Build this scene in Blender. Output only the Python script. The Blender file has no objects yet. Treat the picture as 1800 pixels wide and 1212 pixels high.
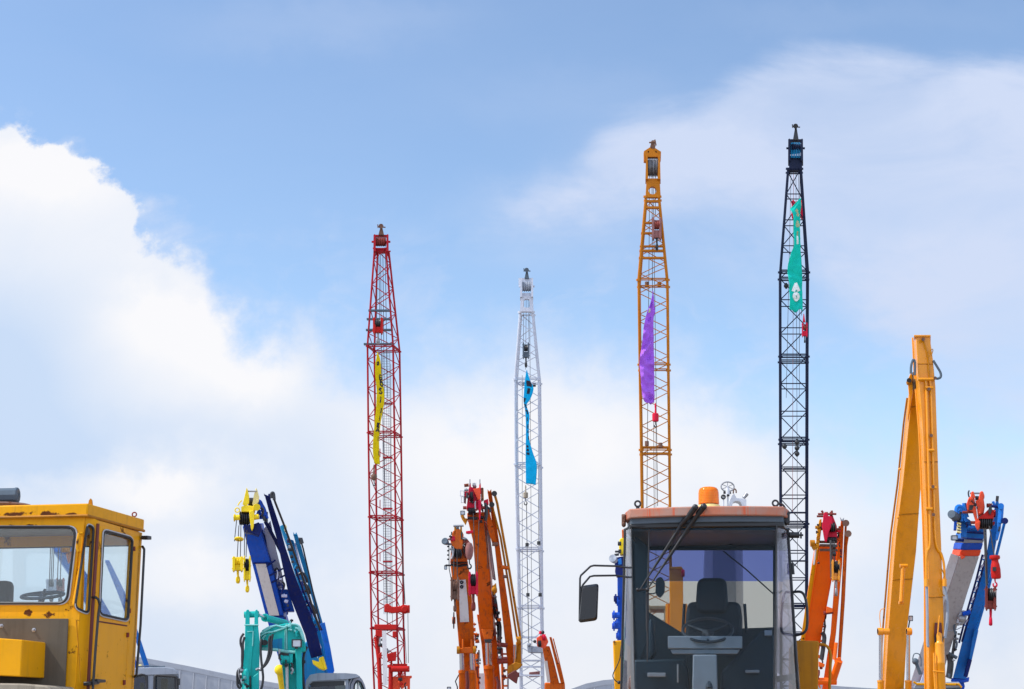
import bpy, bmesh, math, random
from mathutils import Vector, Matrix
from mathutils import noise as mnoise
R = math.radians
random.seed(7)
scene = bpy.context.scene
COL = scene.collection

# ------------------------------------------------------------------ camera
F_PX, CX, CY, HOR, EYE = 2900.0, 900.0, 606.0, 1285.0, 1.5
PITCH = math.atan((HOR - CY) / F_PX)
cam_d = bpy.data.cameras.new("camera"); cam = bpy.data.objects.new("camera", cam_d); COL.objects.link(cam)
cam_d.sensor_width = 36.0; cam_d.lens = 36.0 * F_PX / 1800.0
cam_d.clip_start = 0.1; cam_d.clip_end = 6000
cam.location = (0, 0, EYE); cam.rotation_euler = (R(90) + PITCH, 0, 0)
scene.camera = cam
SP, CP = math.sin(PITCH), math.cos(PITCH)

def ray(x, y):
    a, b = x - CX, CY - y
    return Vector((a, F_PX * CP - b * SP, F_PX * SP + b * CP))
def P(x, y, Y):
    d = ray(x, y)
    return Vector((0, 0, EYE)) + d * (Y / d.y)
def UV(x, y):
    d = ray(x, y)
    return d.x / d.y, d.z / d.y

# ------------------------------------------------------------------ light, sky, exposure
SUN = Vector((-0.62, -0.08, 0.76)).normalized()
sd = bpy.data.lights.new("sun", 'SUN'); sd.energy = 3.4; sd.angle = R(0.6); sd.color = (1.0, 0.955, 0.89)
so = bpy.data.objects.new("sun", sd); COL.objects.link(so)
so.rotation_euler = (-SUN).to_track_quat('-Z', 'Y').to_euler(); so.location = (-40, -20, 80)
scene.view_settings.view_transform = 'Standard'; scene.view_settings.look = 'None'
scene.view_settings.exposure = 0.42; scene.view_settings.gamma = 1.0

def lin(r, g, b):
    f = lambda c: c / 12.92 if c <= 0.04045 else ((c + 0.055) / 1.055) ** 2.4
    return (f(r / 255), f(g / 255), f(b / 255), 1)

class NT:
    def __init__(s, tree): s.t = tree
    def n(s, typ, **kw):
        nd = s.t.nodes.new(typ)
        for k, v in kw.items(): setattr(nd, k, v)
        return nd
    def put(s, sock, v):
        if hasattr(v, 'is_output') or isinstance(v, bpy.types.NodeSocket): s.t.links.new(v, sock)
        else: sock.default_value = v
    def m(s, op, a, b=0.0, c=0.0):
        nd = s.n('ShaderNodeMath', operation=op)
        for i, v in enumerate((a, b, c)): s.put(nd.inputs[i], v)
        return nd.outputs[0]
    def mr(s, v, a, b, c, d, mode='LINEAR'):
        nd = s.n('ShaderNodeMapRange', interpolation_type=mode)
        for i, q in enumerate((v, a, b, c, d)): s.put(nd.inputs[i], q)
        return nd.outputs[0]
    def mix(s, f, a, b):
        nd = s.n('ShaderNodeMix', data_type='RGBA')
        s.put(nd.inputs[0], f); s.put(nd.inputs[6], a); s.put(nd.inputs[7], b)
        return nd.outputs[2]
    def noise(s, vec, scale, detail=4, rough=.5, dist=0.0):
        nd = s.n('ShaderNodeTexNoise')
        if vec is not None: s.t.links.new(vec, nd.inputs['Vector'])
        nd.inputs['Scale'].default_value = scale; nd.inputs['Detail'].default_value = detail
        nd.inputs['Roughness'].default_value = rough; nd.inputs['Distortion'].default_value = dist
        return nd.outputs['Fac']
    def xyz(s, x, y, z):
        nd = s.n('ShaderNodeCombineXYZ')
        for i, v in enumerate((x, y, z)): s.put(nd.inputs[i], v)
        return nd.outputs[0]

world = bpy.data.worlds.new("World"); scene.world = world; world.use_nodes = True
wt = world.node_tree; wt.nodes.clear(); W = NT(wt)
tc = W.n('ShaderNodeTexCoord')
sep = W.n('ShaderNodeSeparateXYZ'); wt.links.new(tc.outputs['Generated'], sep.inputs[0])
yy = W.m('MAXIMUM', sep.outputs[1], 0.18)
U_ = W.m('DIVIDE', sep.outputs[0], yy); V_ = W.m('DIVIDE', sep.outputs[2], yy)
uv = W.xyz(U_, V_, 0.0)
n1 = W.m('SUBTRACT', W.noise(uv, 7.0, 9, .56, .3), .5)
n2 = W.m('SUBTRACT', W.noise(W.xyz(W.m('ADD', U_, 7.3), V_, 0.0), 26.0, 8, .6), .5)
uw = W.m('ADD', U_, W.m('MULTIPLY', n1, .09)); vw = W.m('ADD', V_, W.m('MULTIPLY', n2, .05))
# outline of the cumulus bank as a curve of the bearing
edge_px = [(-260, 170), (0, 205), (90, 222), (170, 275), (235, 360), (275, 400), (345, 440), (400, 505), (480, 535), (560, 552),
           (700, 585), (800, 590), (900, 570), (1000, 560), (1100, 572), (1200, 585), (1300, 610), (1390, 660), (1500, 720), (1620, 740), (1800, 760), (2050, 770)]
fc = W.n('ShaderNodeFloatCurve'); cur = fc.mapping.curves[0]
pts = []
for x, y in edge_px:
    u, v = UV(x, y); pts.append(((u + .45) / .9, v / .6))
while len(cur.points) < len(pts): cur.points.new(.5, .5)
for p, q in zip(cur.points, pts): p.location = q
fc.mapping.update()
W.put(fc.inputs['Value'], W.m('DIVIDE', W.m('ADD', U_, .45), .9))
edge = W.m('MULTIPLY', fc.outputs[0], .6)
wid = W.mr(U_, -.24, -.06, .011, .08)
dd = W.m('ADD', W.m('SUBTRACT', edge, V_), W.m('ADD', W.m('MULTIPLY', n1, .11), W.m('MULTIPLY', n2, .085)))
cum = W.mr(W.m('DIVIDE', dd, wid), -.45, 1.0, 0.0, 1.0, 'SMOOTHERSTEP')
def blobs(lst, uu, vv):
    tot = None
    for x, y, rx, ry, a in lst:
        u0, v0 = UV(x, y)
        du = W.m('DIVIDE', W.m('SUBTRACT', uu, u0), rx / 2900.0); dv = W.m('DIVIDE', W.m('SUBTRACT', vv, v0), ry / 2900.0)
        r2 = W.m('ADD', W.m('MULTIPLY', du, du), W.m('MULTIPLY', dv, dv))
        g = W.m('MULTIPLY', W.m('POWER', 2.718, W.m('MULTIPLY', r2, -1.0)), a)
        tot = g if tot is None else W.m('ADD', tot, g)
    return tot
nv = W.noise(W.xyz(W.m('MULTIPLY', U_, .7), W.m('MULTIPLY', V_, 1.8), 0.0), 9.0, 7, .6, .5)
def bearing_curve(lst):
    f = W.n('ShaderNodeFloatCurve'); c = f.mapping.curves[0]; q = []
    for x, y in lst:
        u, v = UV(x, y); q.append(((u + .45) / .9, v / .6))
    while len(c.points) < len(q): c.points.new(.5, .5)
    for p, xy in zip(c.points, q): p.location = xy
    f.mapping.update(); W.put(f.inputs['Value'], W.m('DIVIDE', W.m('ADD', U_, .45), .9))
    return W.m('MULTIPLY', f.outputs[0], .6)
vtop = bearing_curve([(600, 470), (780, 425), (825, 350), (900, 312), (1000, 268), (1060, 212), (1200, 158), (1300, 105), (1420, 82), (1600, 80), (1800, 88), (2000, 100)])
vlow = bearing_curve([(600, 440), (780, 415), (900, 425), (1000, 410), (1150, 415), (1260, 440), (1400, 485), (1500, 560), (1600, 640), (1700, 720), (1800, 760), (2000, 800)])
n3 = W.m('SUBTRACT', nv, .5)
ein = W.mr(W.m('ADD', W.m('SUBTRACT', vtop, V_), W.m('ADD', W.m('MULTIPLY', n1, .05), W.m('MULTIPLY', n3, .05))), -.006, .030, 0.0, 1.0, 'SMOOTHERSTEP')
eou = W.mr(W.m('ADD', W.m('SUBTRACT', V_, vlow), W.m('MULTIPLY', n3, .09)), -.03, .05, 0.0, 1.0, 'SMOOTHERSTEP')
vden = W.m('ADD', W.mr(U_, -.04, .30, .50, .80), W.m('MULTIPLY', n3, .9))
veil = W.m('MULTIPLY', W.m('MULTIPLY', ein, eou), vden)
extra = blobs([(930, 360, 130, 45, .55), (1060, 330, 120, 50, .3), (1180, 255, 170, 50, .25), (1320, 300, 150, 60, .25), (1740, 200, 160, 90, .25), (1000, 170, 300, 70, .14), (620, 30, 260, 60, .18), (1500, 30, 300, 40, .12), (1620, 480, 180, 60, .2), (1250, 470, 300, 60, .22), (1480, 560, 200, 60, .15), (440, 60, 200, 60, .10)], uw, vw)
veil = W.m('MINIMUM', W.m('MAXIMUM', W.m('ADD', veil, W.m('MULTIPLY', extra, W.mr(nv, .3, .7, .6, 1.2))), 0.0), .95)
pale = blobs([(40, 670, 150, 200, .72), (300, 760, 190, 60, .35), (60, 800, 170, 60, .35), (620, 640, 190, 75, .4),
              (120, 1060, 200, 150, .35), (1500, 760, 160, 80, .25), (1720, 820, 220, 90, .3), (520, 800, 120, 100, .3), (340, 1140, 200, 60, .35), (1700, 1060, 200, 120, .5), (560, 930, 150, 110, .3)], uw, vw)
white = blobs([(290, 570, 130, 70, .9), (440, 640, 120, 60, .8), (60, 300, 150, 70, .8), (280, 865, 120, 36, .9), (340, 1010, 130, 60, .7), (900, 760, 330, 150, .6)], uw, vw)
tone = W.m('SUBTRACT', W.m('ADD', pale, W.m('ADD', .30, W.m('ADD', W.m('MULTIPLY', n1, .85), W.m('MULTIPLY', n2, .35)))), W.m('MULTIPLY', white, .55))
tone = W.mr(tone, 0.0, 1.0, 0.0, 1.0)
ccol = W.mix(tone, lin(249, 249, 252), lin(202, 221, 247))
low = W.mr(V_, .0, .10, .6, 0.0)                         # greyer towards the horizon
ccol = W.mix(low, ccol, lin(228, 232, 240))
sky = W.n('ShaderNodeTexSky', sky_type='NISHITA'); sky.sun_disc = False
sky.sun_elevation = math.asin(SUN.z); sky.sun_rotation = math.atan2(SUN.x, SUN.y)
sky.air_density = 1.0; sky.dust_density = 0.3; sky.ozone_density = 1.8
bg = W.n('ShaderNodeBackground'); wt.links.new(sky.outputs[0], bg.inputs[0]); bg.inputs[1].default_value = 0.15
bgc = W.n('ShaderNodeBackground'); wt.links.new(W.mix(cum, lin(210, 222, 247), ccol), bgc.inputs[0]); bgc.inputs[1].default_value = 0.82
thin = W.mr(nv, .3, .8, .0, .06)
nb_ = W.noise(tc.outputs['Generated'], 2.2, 8, .6, .4)
back = W.m('MULTIPLY', W.mr(sep.outputs[1], .25, .0, 0.0, 1.0), W.mr(nb_, .40, .60, .12, .95))  # bright cloud cover added out of view behind the camera as fill light
rimn = W.noise(W.xyz(W.m('ADD', U_, W.m('MULTIPLY', n1, .12)), W.m('MULTIPLY', V_, 1.5), 0.0), 13.0, 9, .62, .6)
rim = W.m('MULTIPLY', W.mr(W.m('DIVIDE', dd, wid), -1.6, .4, 0.0, .6, 'SMOOTHERSTEP'), W.mr(rimn, .44, .66, 0.0, 1.0))
cov = W.m('MAXIMUM', W.m('MAXIMUM', W.m('MAXIMUM', cum, rim), W.m('MAXIMUM', veil, thin)), back)
wt.links.new(W.m('ADD', .755, W.m('MULTIPLY', W.mr(sep.outputs[1], .2, -.1, 0.0, 1.0), .95)), bgc.inputs[1])  # added clouds behind the camera raised to brighten front faces
ms = W.n('ShaderNodeMixShader'); W.put(ms.inputs[0], cov)
wt.links.new(bg.outputs[0], ms.inputs[1]); wt.links.new(bgc.outputs[0], ms.inputs[2])
wo = W.n('ShaderNodeOutputWorld'); wt.links.new(ms.outputs[0], wo.inputs[0])

# ------------------------------------------------------------------ materials
def mat_base(name):
    m = bpy.data.materials.new(name); m.use_nodes = True
    t = m.node_tree; b = t.nodes['Principled BSDF']; b.inputs['Specular IOR Level'].default_value = .10
    return m, NT(t), b
def paint(name, c, rough=.42, var=.16, grime=.25, rust=0.0, scale=1.0, metal=0.0, grimecol=(.05, .04, .03, 1), fade=.02, spots=(), spec=.10):
    m, N, b = mat_base(name)
    b.inputs['Specular IOR Level'].default_value = spec
    t = N.n('ShaderNodeTexCoord'); o = t.outputs['Object']
    na = N.noise(o, .9 * scale, 5, .6); nb = N.noise(o, 7 * scale, 6, .65)
    mp = N.n('ShaderNodeMapping'); mp.inputs['Scale'].default_value = (6 * scale, 6 * scale, .35 * scale); N.t.links.new(o, mp.inputs[0])
    ns = N.noise(mp.outputs[0], 2.0, 5, .6)
    c = tuple(c) + (1,) if len(c) == 3 else c
    dark = tuple(x * (1 - var * 1.6) for x in c[:3]) + (1,)
    g = sum(c[:3]) / 3
    pale_ = tuple(x + (min(.8, g * 1.5 + .05) - x) * fade for x in c[:3]) + (1,)
    col = N.mix(N.mr(na, .3, .7, 0, 1), dark, pale_)
    col = N.mix(N.mr(nb, .35, .65, .75, 0.0), col, c)
    if grime: col = N.mix(N.m('MULTIPLY', N.mr(ns, .52, .78, 0, 1), grime * 1.6), col, grimecol)
    if rust:
        nr = N.noise(o, 5 * scale, 9, .68)
        rs = N.m('ADD', nr, N.m('MULTIPLY', na, .25))
        for px_, py_, pz_, rx_, rz_ in spots:
            sp = N.n('ShaderNodeSeparateXYZ'); N.t.links.new(o, sp.inputs[0])
            du = N.m('DIVIDE', N.m('SUBTRACT', sp.outputs[0], px_), rx_); dw = N.m('DIVIDE', N.m('SUBTRACT', sp.outputs[2], pz_), rz_)
            r2 = N.m('ADD', N.m('MULTIPLY', du, du), N.m('MULTIPLY', dw, dw))
            rs = N.m('ADD', rs, N.m('MULTIPLY', N.m('POWER', 2.718, N.m('MULTIPLY', r2, -1.0)), .17))
        rf = N.mr(rs, .76 - rust * .16, .81 - rust * .16, 0, 1)
        col = N.mix(rf, col, N.mix(nb, (.045, .014, .006, 1), (.16, .05, .015, 1)))
        N.put(b.inputs['Roughness'], N.m('ADD', rough, N.m('MULTIPLY', rf, .4)))
    else:
        N.put(b.inputs['Roughness'], N.mr(nb, .2, .8, rough - .1, rough + .14))
    N.put(b.inputs['Base Color'], col); b.inputs['Metallic'].default_value = metal
    bp = N.n('ShaderNodeBump'); bp.inputs['Strength'].default_value = .12; bp.inputs['Distance'].default_value = .01
    N.put(bp.inputs['Height'], nb); N.t.links.new(bp.outputs[0], b.inputs['Normal'])
    return m
def glass(name, tint, refl=.06, gl=(1, 1, 1, 1), rough=.015, dirt=.014):
    m = bpy.data.materials.new(name); m.use_nodes = True; t = m.node_tree; t.nodes.clear(); N = NT(t)
    tr = N.n('ShaderNodeBsdfTransparent'); tr.inputs[0].default_value = tuple(tint) + (1,)
    go = N.n('ShaderNodeBsdfGlossy'); go.inputs[0].default_value = gl; go.inputs['Roughness'].default_value = rough
    df = N.n('ShaderNodeBsdfDiffuse'); df.inputs[0].default_value = (.55, .55, .52, 1)
    fr = N.n('ShaderNodeLayerWeight'); fr.inputs[0].default_value = .5
    f = N.m('ADD', N.m('MULTIPLY', N.m('POWER', fr.outputs['Facing'], 5.0), .8), refl * .5)
    x = N.n('ShaderNodeMixShader'); N.put(x.inputs[0], f); t.links.new(tr.outputs[0], x.inputs[1]); t.links.new(go.outputs[0], x.inputs[2])
    tcn = N.n('ShaderNodeTexCoord'); nd = N.noise(tcn.outputs['Object'], 2.2, 7, .65)
    y = N.n('ShaderNodeMixShader'); N.put(y.inputs[0], N.mr(nd, .35, .75, dirt * .3, dirt * 1.4))
    t.links.new(x.outputs[0], y.inputs[1]); t.links.new(df.outputs[0], y.inputs[2])
    o = N.n('ShaderNodeOutputMaterial'); t.links.new(y.outputs[0], o.inputs[0])
    return m
def plain(name, c, rough=.5, metal=0.0, var=.2, spec=.5):
    m, N, b = mat_base(name)
    t = N.n('ShaderNodeTexCoord'); nb = N.noise(t.outputs['Object'], 9, 5, .6)
    c = tuple(c) + (1,) if len(c) == 3 else c
    N.put(b.inputs['Base Color'], N.mix(nb, tuple(x * (1 - var) for x in c[:3]) + (1,), tuple(min(1, x * (1 + var)) for x in c[:3]) + (1,)))
    b.inputs['Roughness'].default_value = rough; b.inputs['Metallic'].default_value = metal
    b.inputs['Specular IOR Level'].default_value = spec
    return m
def cloth(name, c, trans=.35):
    m = bpy.data.materials.new(name); m.use_nodes = True; t = m.node_tree; t.nodes.clear(); N = NT(t)
    tcn = N.n('ShaderNodeTexCoord'); nb = N.noise(tcn.outputs['Object'], 2.5, 6, .6)
    cc = N.mix(nb, tuple(x * .72 for x in c) + (1,), tuple(min(1, x * 1.18 + .01) for x in c) + (1,))
    d = N.n('ShaderNodeBsdfDiffuse'); N.put(d.inputs[0], cc)
    tl = N.n('ShaderNodeBsdfTranslucent'); N.put(tl.inputs[0], cc)
    x = N.n('ShaderNodeMixShader'); x.inputs[0].default_value = trans
    t.links.new(d.outputs[0], x.inputs[1]); t.links.new(tl.outputs[0], x.inputs[2])
    o = N.n('ShaderNodeOutputMaterial'); t.links.new(x.outputs[0], o.inputs[0])
    return m

M = {}
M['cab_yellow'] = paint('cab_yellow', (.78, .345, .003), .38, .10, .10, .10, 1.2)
M['cab_yellow_worn'] = paint('cab_yellow_worn', (.78, .345, .003), .42, .12, .2, .30, 1.6)
M['digger_yellow'] = paint('digger_yellow', (.80, .29, .002), .22, .12, .22, 0, .6, spec=.40, grimecol=(.20, .075, .01, 1))
M['orange'] = paint('orange', (.60, .105, .001), .40, .18, .5, .16, .8, fade=.06)
M['bright_orange'] = paint('bright_orange', (.90, .135, .0006), .32, .10, .10, 0, .8, spec=.24)
M['orange_lattice'] = paint('orange_lattice', (.50, .165, .008), .45, .12, .15)
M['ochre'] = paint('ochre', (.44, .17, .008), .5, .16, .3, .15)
M['crimson'] = paint('crimson', (.62, .012, .045), .4, .14, .15, 0, 1.5)
M['red_orange'] = paint('red_orange', (.80, .09, .035), .4, .12, .12, 0, 1.5)
M['red'] = paint('red', (.50, .016, .012), .4, .14, .12)
M['red_lattice'] = paint('red_lattice', (.40, .012, .022), .45, .14, .12)
M['rusty_red'] = paint('rusty_red', (.24, .05, .04), .6, .2, .3, .4, 2)
M['brown_rust'] = paint('brown_rust', (.20, .11, .08), .65, .25, .35, .45, 2.5)
M['pink_brown'] = paint('pink_brown', (.30, .13, .12), .6, .2, .3, .2, 2)
M['royal_blue'] = paint('royal_blue', (.002, .075, .50), .34, .12, .30, fade=.10)
M['navy'] = paint('navy', (.004, .014, .12), .34, .14, .30, fade=.10)
M['navy_lattice'] = paint('navy_lattice', (.012, .018, .045), .45, .2, .1)
M['teal_blue'] = paint('teal_blue', (.004, .20, .40), .38, .14, .30, fade=.10)
M['sky_blue'] = paint('sky_blue', (.006, .17, .60), .36, .12, .30, fade=.10)
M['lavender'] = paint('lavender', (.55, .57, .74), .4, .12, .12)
M['teal'] = paint('teal', (.012, .42, .38), .36, .14, .18, 0, 1.2)
M['pale_teal'] = paint('pale_teal', (.22, .56, .52), .4, .14, .2, 0, 1.5)
M['yellow'] = paint('yellow', (.86, .62, .02), .4, .12, .18, 0, 1.5)
M['pale_yellow'] = paint('pale_yellow', (.80, .66, .26), .45, .12, .2, 0, 1.5)
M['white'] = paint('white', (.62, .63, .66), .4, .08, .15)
M['shaded_boom_white'] = paint('shaded_boom_white', (.40, .385, .385), .45, .10, .3)  # white boom paint darkened to carry the shade of its front face
M['white_lattice'] = paint('white_lattice', (.56, .59, .66), .45, .08, .12)
M['panel_white'] = paint('panel_white', (.66, .63, .62), .45, .06, .16)
M['grey'] = paint('grey', (.30, .33, .38), .42, .12, .18)
M['slate'] = paint('slate', (.10, .13, .16), .45, .15, .15)
M['umber'] = paint('umber', (.115, .095, .07), .55, .16, .3)
M['dusty'] = paint('dusty', (.34, .29, .22), .8, .2, .4)
M['steel'] = plain('steel', (.62, .62, .65), .22, .95, .12)
M['dull_steel'] = plain('dull_steel', (.30, .30, .31), .45, .7, .2)
M['black'] = plain('black', (.012, .013, .015), .42)
M['rubber'] = plain('rubber', (.018, .018, .02), .6)
M['rope'] = plain('rope', (.055, .052, .05), .6, .3)
M['seat'] = plain('seat', (.014, .022, .028), .7)
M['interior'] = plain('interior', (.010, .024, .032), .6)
M['dash'] = plain('dash', (.36, .33, .31), .65)
M['wheel_grey'] = plain('wheel_grey', (.045, .045, .045), .5)
M['dark_red'] = plain('dark_red', (.12, .018, .012), .6)
M['lamp_glass'] = plain('lamp_glass', (.5, .52, .55), .12)
M['gasket_white'] = plain('gasket_white', (.45, .46, .47), .5)
M['tyre'] = plain('tyre', (.022, .021, .02), .85)
M['roof_sheet'] = paint('roof_sheet', (.34, .36, .40), .55, .06, .1, 0, .15)
M['cab_glass'] = glass('cab_glass', (.90, .94, .95), .05)
M['loader_glass'] = glass('loader_glass', (.70, .79, .85), .008, dirt=.006)
M['strip_glass'] = glass('strip_glass', (.62, .62, .70), .10, dirt=.008)
M['pale_strip_glass'] = glass('pale_strip_glass', (.86, .88, .93), .10, dirt=.008)
M['door_glass'] = glass('door_glass', (.92, .93, .95), .04, dirt=.005)
M['violet_glass'] = glass('violet_glass', (.50, .50, .72), .004, dirt=.004)
M['warm_glass'] = glass('warm_glass', (.95, .84, .74), .004, dirt=.004)
M['dark_glass'] = glass('dark_glass', (.20, .24, .26), .05)
M['cloth_yellow'] = cloth('cloth_yellow', (.80, .66, .012))
M['cloth_blue'] = cloth('cloth_blue', (.012, .56, .92))
M['cloth_purple'] = cloth('cloth_purple', (.52, .19, .84))
M['cloth_green'] = cloth('cloth_green', (.014, .66, .53))
M['ink_black'] = plain('ink_black', (.012, .014, .03), .8)
M['ink_white'] = plain('ink_white', (.78, .80, .76), .8)
M['ink_beige'] = plain('ink_beige', (.42, .46, .26), .8)

def mk_visor():
    m, N, b = mat_base('faded_visor')
    t = N.n('ShaderNodeTexCoord'); o = t.outputs['Object']
    na = N.noise(o, 3.0, 6, .6)
    mp = N.n('ShaderNodeMapping'); mp.inputs['Scale'].default_value = (9, 9, .25); N.t.links.new(o, mp.inputs[0])
    ns = N.noise(mp.outputs[0], 1.6, 4, .6)
    c = N.mix(N.mr(na, .35, .65, 0, 1), (.50, .145, .07, 1), (.36, .235, .19, 1))
    c = N.mix(N.mr(ns, .54, .62, 0, .95), c, (.58, .075, .012, 1))
    N.put(b.inputs['Base Color'], c); b.inputs['Roughness'].default_value = .6
    return m
M['visor'] = mk_visor()
def mk_beacon():
    m, N, b = mat_base('amber_lens')
    t = N.n('ShaderNodeTexCoord'); w = N.n('ShaderNodeTexWave'); w.bands_direction = 'Z'; w.inputs['Scale'].default_value = 22
    N.t.links.new(t.outputs['Object'], w.inputs[0])
    N.put(b.inputs['Base Color'], N.mix(w.outputs[1], (.95, .20, .006, 1), (1.0, .30, .012, 1)))
    b.inputs['Roughness'].default_value = .15; b.inputs['Transmission Weight'].default_value = .35
    b.inputs['Subsurface Weight'].default_value = .3; b.inputs['Subsurface Radius'].default_value = (.05, .02, .005)
    return m
M['amber'] = mk_beacon()
def mk_ground():
    m, N, b = mat_base('yard_gravel')
    t = N.n('ShaderNodeTexCoord'); o = t.outputs['Object']
    c = N.mix(N.noise(o, .12, 6, .6), (.25, .22, .19, 1), (.38, .34, .30, 1))
    c = N.mix(N.mr(N.noise(o, 14, 8, .7), .3, .7, 0, .5), c, (.18, .16, .14, 1))
    N.put(b.inputs['Base Color'], c); b.inputs['Roughness'].default_value = .95
    return m
M['ground'] = mk_ground()

# ------------------------------------------------------------------ mesh helpers
ORG = {}
class MB:
    def __init__(s): s.v = []; s.f = []
    def add(s, vs, fs):
        k = len(s.v); s.v += [Vector(q) for q in vs]; s.f += [tuple(i + k for i in q) for q in fs]; return s
    def prism(s, poly, vec):
        n = len(poly); vec = Vector(vec); a = [Vector(p) for p in poly]; b = [p + vec for p in a]
        fs = [tuple(range(n)), tuple(range(2 * n - 1, n - 1, -1))] + [(i, (i + 1) % n, n + (i + 1) % n, n + i) for i in range(n)]
        return s.add(a + b, fs)
    def pp(s, px, Y, th):
        xm = sum(p[0] for p in px) / len(px)   # runs straight back along the bearing it is seen on
        return s.prism([P(x, y, Y) for x, y in px], ((xm - CX) / F_PX * th, th, 0))
    def rect(s, x0, y0, x1, y1, Y, th):
        return s.pp([(x0, y0), (x1, y0), (x1, y1), (x0, y1)], Y, th)
    def box(s, c, sx, sy, sz, yaw=0.0):
        c = Vector(c); m = Matrix.Rotation(yaw, 3, 'Z')
        vs = [c + m @ Vector((sx * i / 2, sy * j / 2, sz * k / 2)) for k in (-1, 1) for j in (-1, 1) for i in (-1, 1)]
        return s.add(vs, [(0, 1, 3, 2), (4, 6, 7, 5), (0, 4, 5, 1), (2, 3, 7, 6), (0, 2, 6, 4), (1, 5, 7, 3)])
    def loft(s, L, Rr, dv):
        n = len(L); dvs = dv if isinstance(dv, list) else [dv] * n
        vs = []
        for i in range(n):
            d = Vector(dvs[i]); vs += [L[i], Rr[i], Rr[i] + d, L[i] + d]
        fs = [(0, 1, 2, 3), tuple(4 * (n - 1) + q for q in (3, 2, 1, 0))]
        for i in range(n - 1):
            a, b = 4 * i, 4 * i + 4
            for q in range(4): fs.append((a + q, b + q, b + (q + 1) % 4, a + (q + 1) % 4))
        return s.add(vs, fs)
    def tube(s, pts, r, n=8, closed=False, cap=True):
        pts = [Vector(p) for p in pts]; m = len(pts); rs = r if isinstance(r, list) else [r] * m
        tn = []
        for i in range(m):
            if closed: d = pts[(i + 1) % m] - pts[i - 1]
            else: d = pts[min(i + 1, m - 1)] - pts[max(i - 1, 0)]
            tn.append(d.normalized() if d.length > 1e-9 else Vector((0, 0, 1)))
        ref = Vector((0, 0, 1)) if abs(tn[0].z) < .9 else Vector((1, 0, 0))
        a = tn[0].cross(ref).normalized(); vs = []
        for i in range(m):
            a = (a - tn[i] * a.dot(tn[i])); a = a.normalized() if a.length > 1e-6 else tn[i].orthogonal().normalized()
            b = tn[i].cross(a)
            vs += [pts[i] + (a * math.cos(2 * math.pi * k / n) + b * math.sin(2 * math.pi * k / n)) * rs[i] for k in range(n)]
        fs = []
        for i in range(m if closed else m - 1):
            p, q = i * n, ((i + 1) % m) * n
            for k in range(n): fs.append((p + k, p + (k + 1) % n, q + (k + 1) % n, q + k))
        if cap and not closed: fs += [tuple(range(n - 1, -1, -1)), tuple(range((m - 1) * n, m * n))]
        return s.add(vs, fs)
    def cyl(s, a, b, r, n=16, r1=None):
        return s.tube([a, b], [r, r if r1 is None else r1], n)
    def ring(s, c, ax, Rr, r, n=24, k=8, sq=1.0):
        c = Vector(c); ax = Vector(ax).normalized(); u = ax.orthogonal().normalized(); w = ax.cross(u)
        if abs(ax.y) > .9: u = Vector((1, 0, 0)); w = Vector((0, 0, 1))
        return s.tube([c + u * Rr * math.cos(2 * math.pi * i / n) + w * Rr * sq * math.sin(2 * math.pi * i / n) for i in range(n)], r, k, True)
    def lathe(s, o, ax, prof, n=24):
        o = Vector(o); ax = Vector(ax).normalized()
        return s.tube([o + ax * h for r, h in prof], [max(r, 1e-4) for r, h in prof], n)
    def ball(s, c, r, n=14, sz=1.0):
        return s.lathe(c, (0, 0, 1), [(r * math.sin(math.pi * i / 10), -r * sz * math.cos(math.pi * i / 10)) for i in range(11)], n)
    def plate(s, outer, holes, vec):
        vec = Vector(vec); bm = bmesh.new(); ed = []
        for loop in [outer] + list(holes):
            vv = [bm.verts.new(p) for p in loop]
            ed += [bm.edges.new((vv[i], vv[(i + 1) % len(vv)])) for i in range(len(vv))]
        bmesh.ops.triangle_fill(bm, use_beauty=True, use_dissolve=False, edges=ed)
        bm.verts.index_update(); bm.verts.ensure_lookup_table()
        vs = [v.co.copy() for v in bm.verts]; n = len(vs); fs = [tuple(v.index for v in f.verts) for f in bm.faces]
        bd = [(e.verts[0].index, e.verts[1].index) for e in bm.edges if len(e.link_faces) == 1]
        bm.free()
        allf = fs + [tuple(i + n for i in reversed(f)) for f in fs] + [(a, b, b + n, a + n) for a, b in bd]
        return s.add(vs + [v + vec for v in vs], allf)
    def obj(s, name, mat, org, bevel=0.0, smooth=35):
        me = bpy.data.meshes.new(name)
        me.from_pydata([tuple(p - org) for p in s.v], [], s.f)
        bm = bmesh.new(); bm.from_mesh(me); bmesh.ops.recalc_face_normals(bm, faces=bm.faces); bm.to_mesh(me); bm.free()
        me.materials.append(M[mat] if isinstance(mat, str) else mat)
        for p in me.polygons: p.use_smooth = True
        o = bpy.data.objects.new(name, me); COL.objects.link(o)
        try: me.set_sharp_from_angle(angle=R(smooth))
        except Exception: pass
        if bevel:
            b = o.modifiers.new('bevel', 'BEVEL'); b.width = bevel; b.segments = 2; b.limit_method = 'ANGLE'; b.angle_limit = R(40)
        return o
def thing(name, label, cat, loc, group=None):
    o = bpy.data.objects.new(name, None); COL.objects.link(o); o.location = loc; o.empty_display_size = .3
    o['label'] = label; o['category'] = cat
    if group: o['group'] = group
    ORG[o] = Vector(loc); return o
def part(name, mb, mat, parent, bevel=0.0, smooth=35, label=None):
    org = ORG[parent]; o = mb.obj(name, mat, org, bevel, smooth); o.parent = parent; ORG[o] = org
    if label: o['label'] = label
    return o
def solo(name, mb, mat, label, cat, loc, group=None, bevel=0.0):
    loc = Vector(loc); o = mb.obj(name, mat, loc, bevel); o.location = loc; ORG[o] = loc
    o['label'] = label; o['category'] = cat
    if group: o['group'] = group
    return o
def structure(name, mb, mat):
    o = mb.obj(name, mat, Vector((0, 0, 0))); o['kind'] = 'structure'; return o
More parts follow.
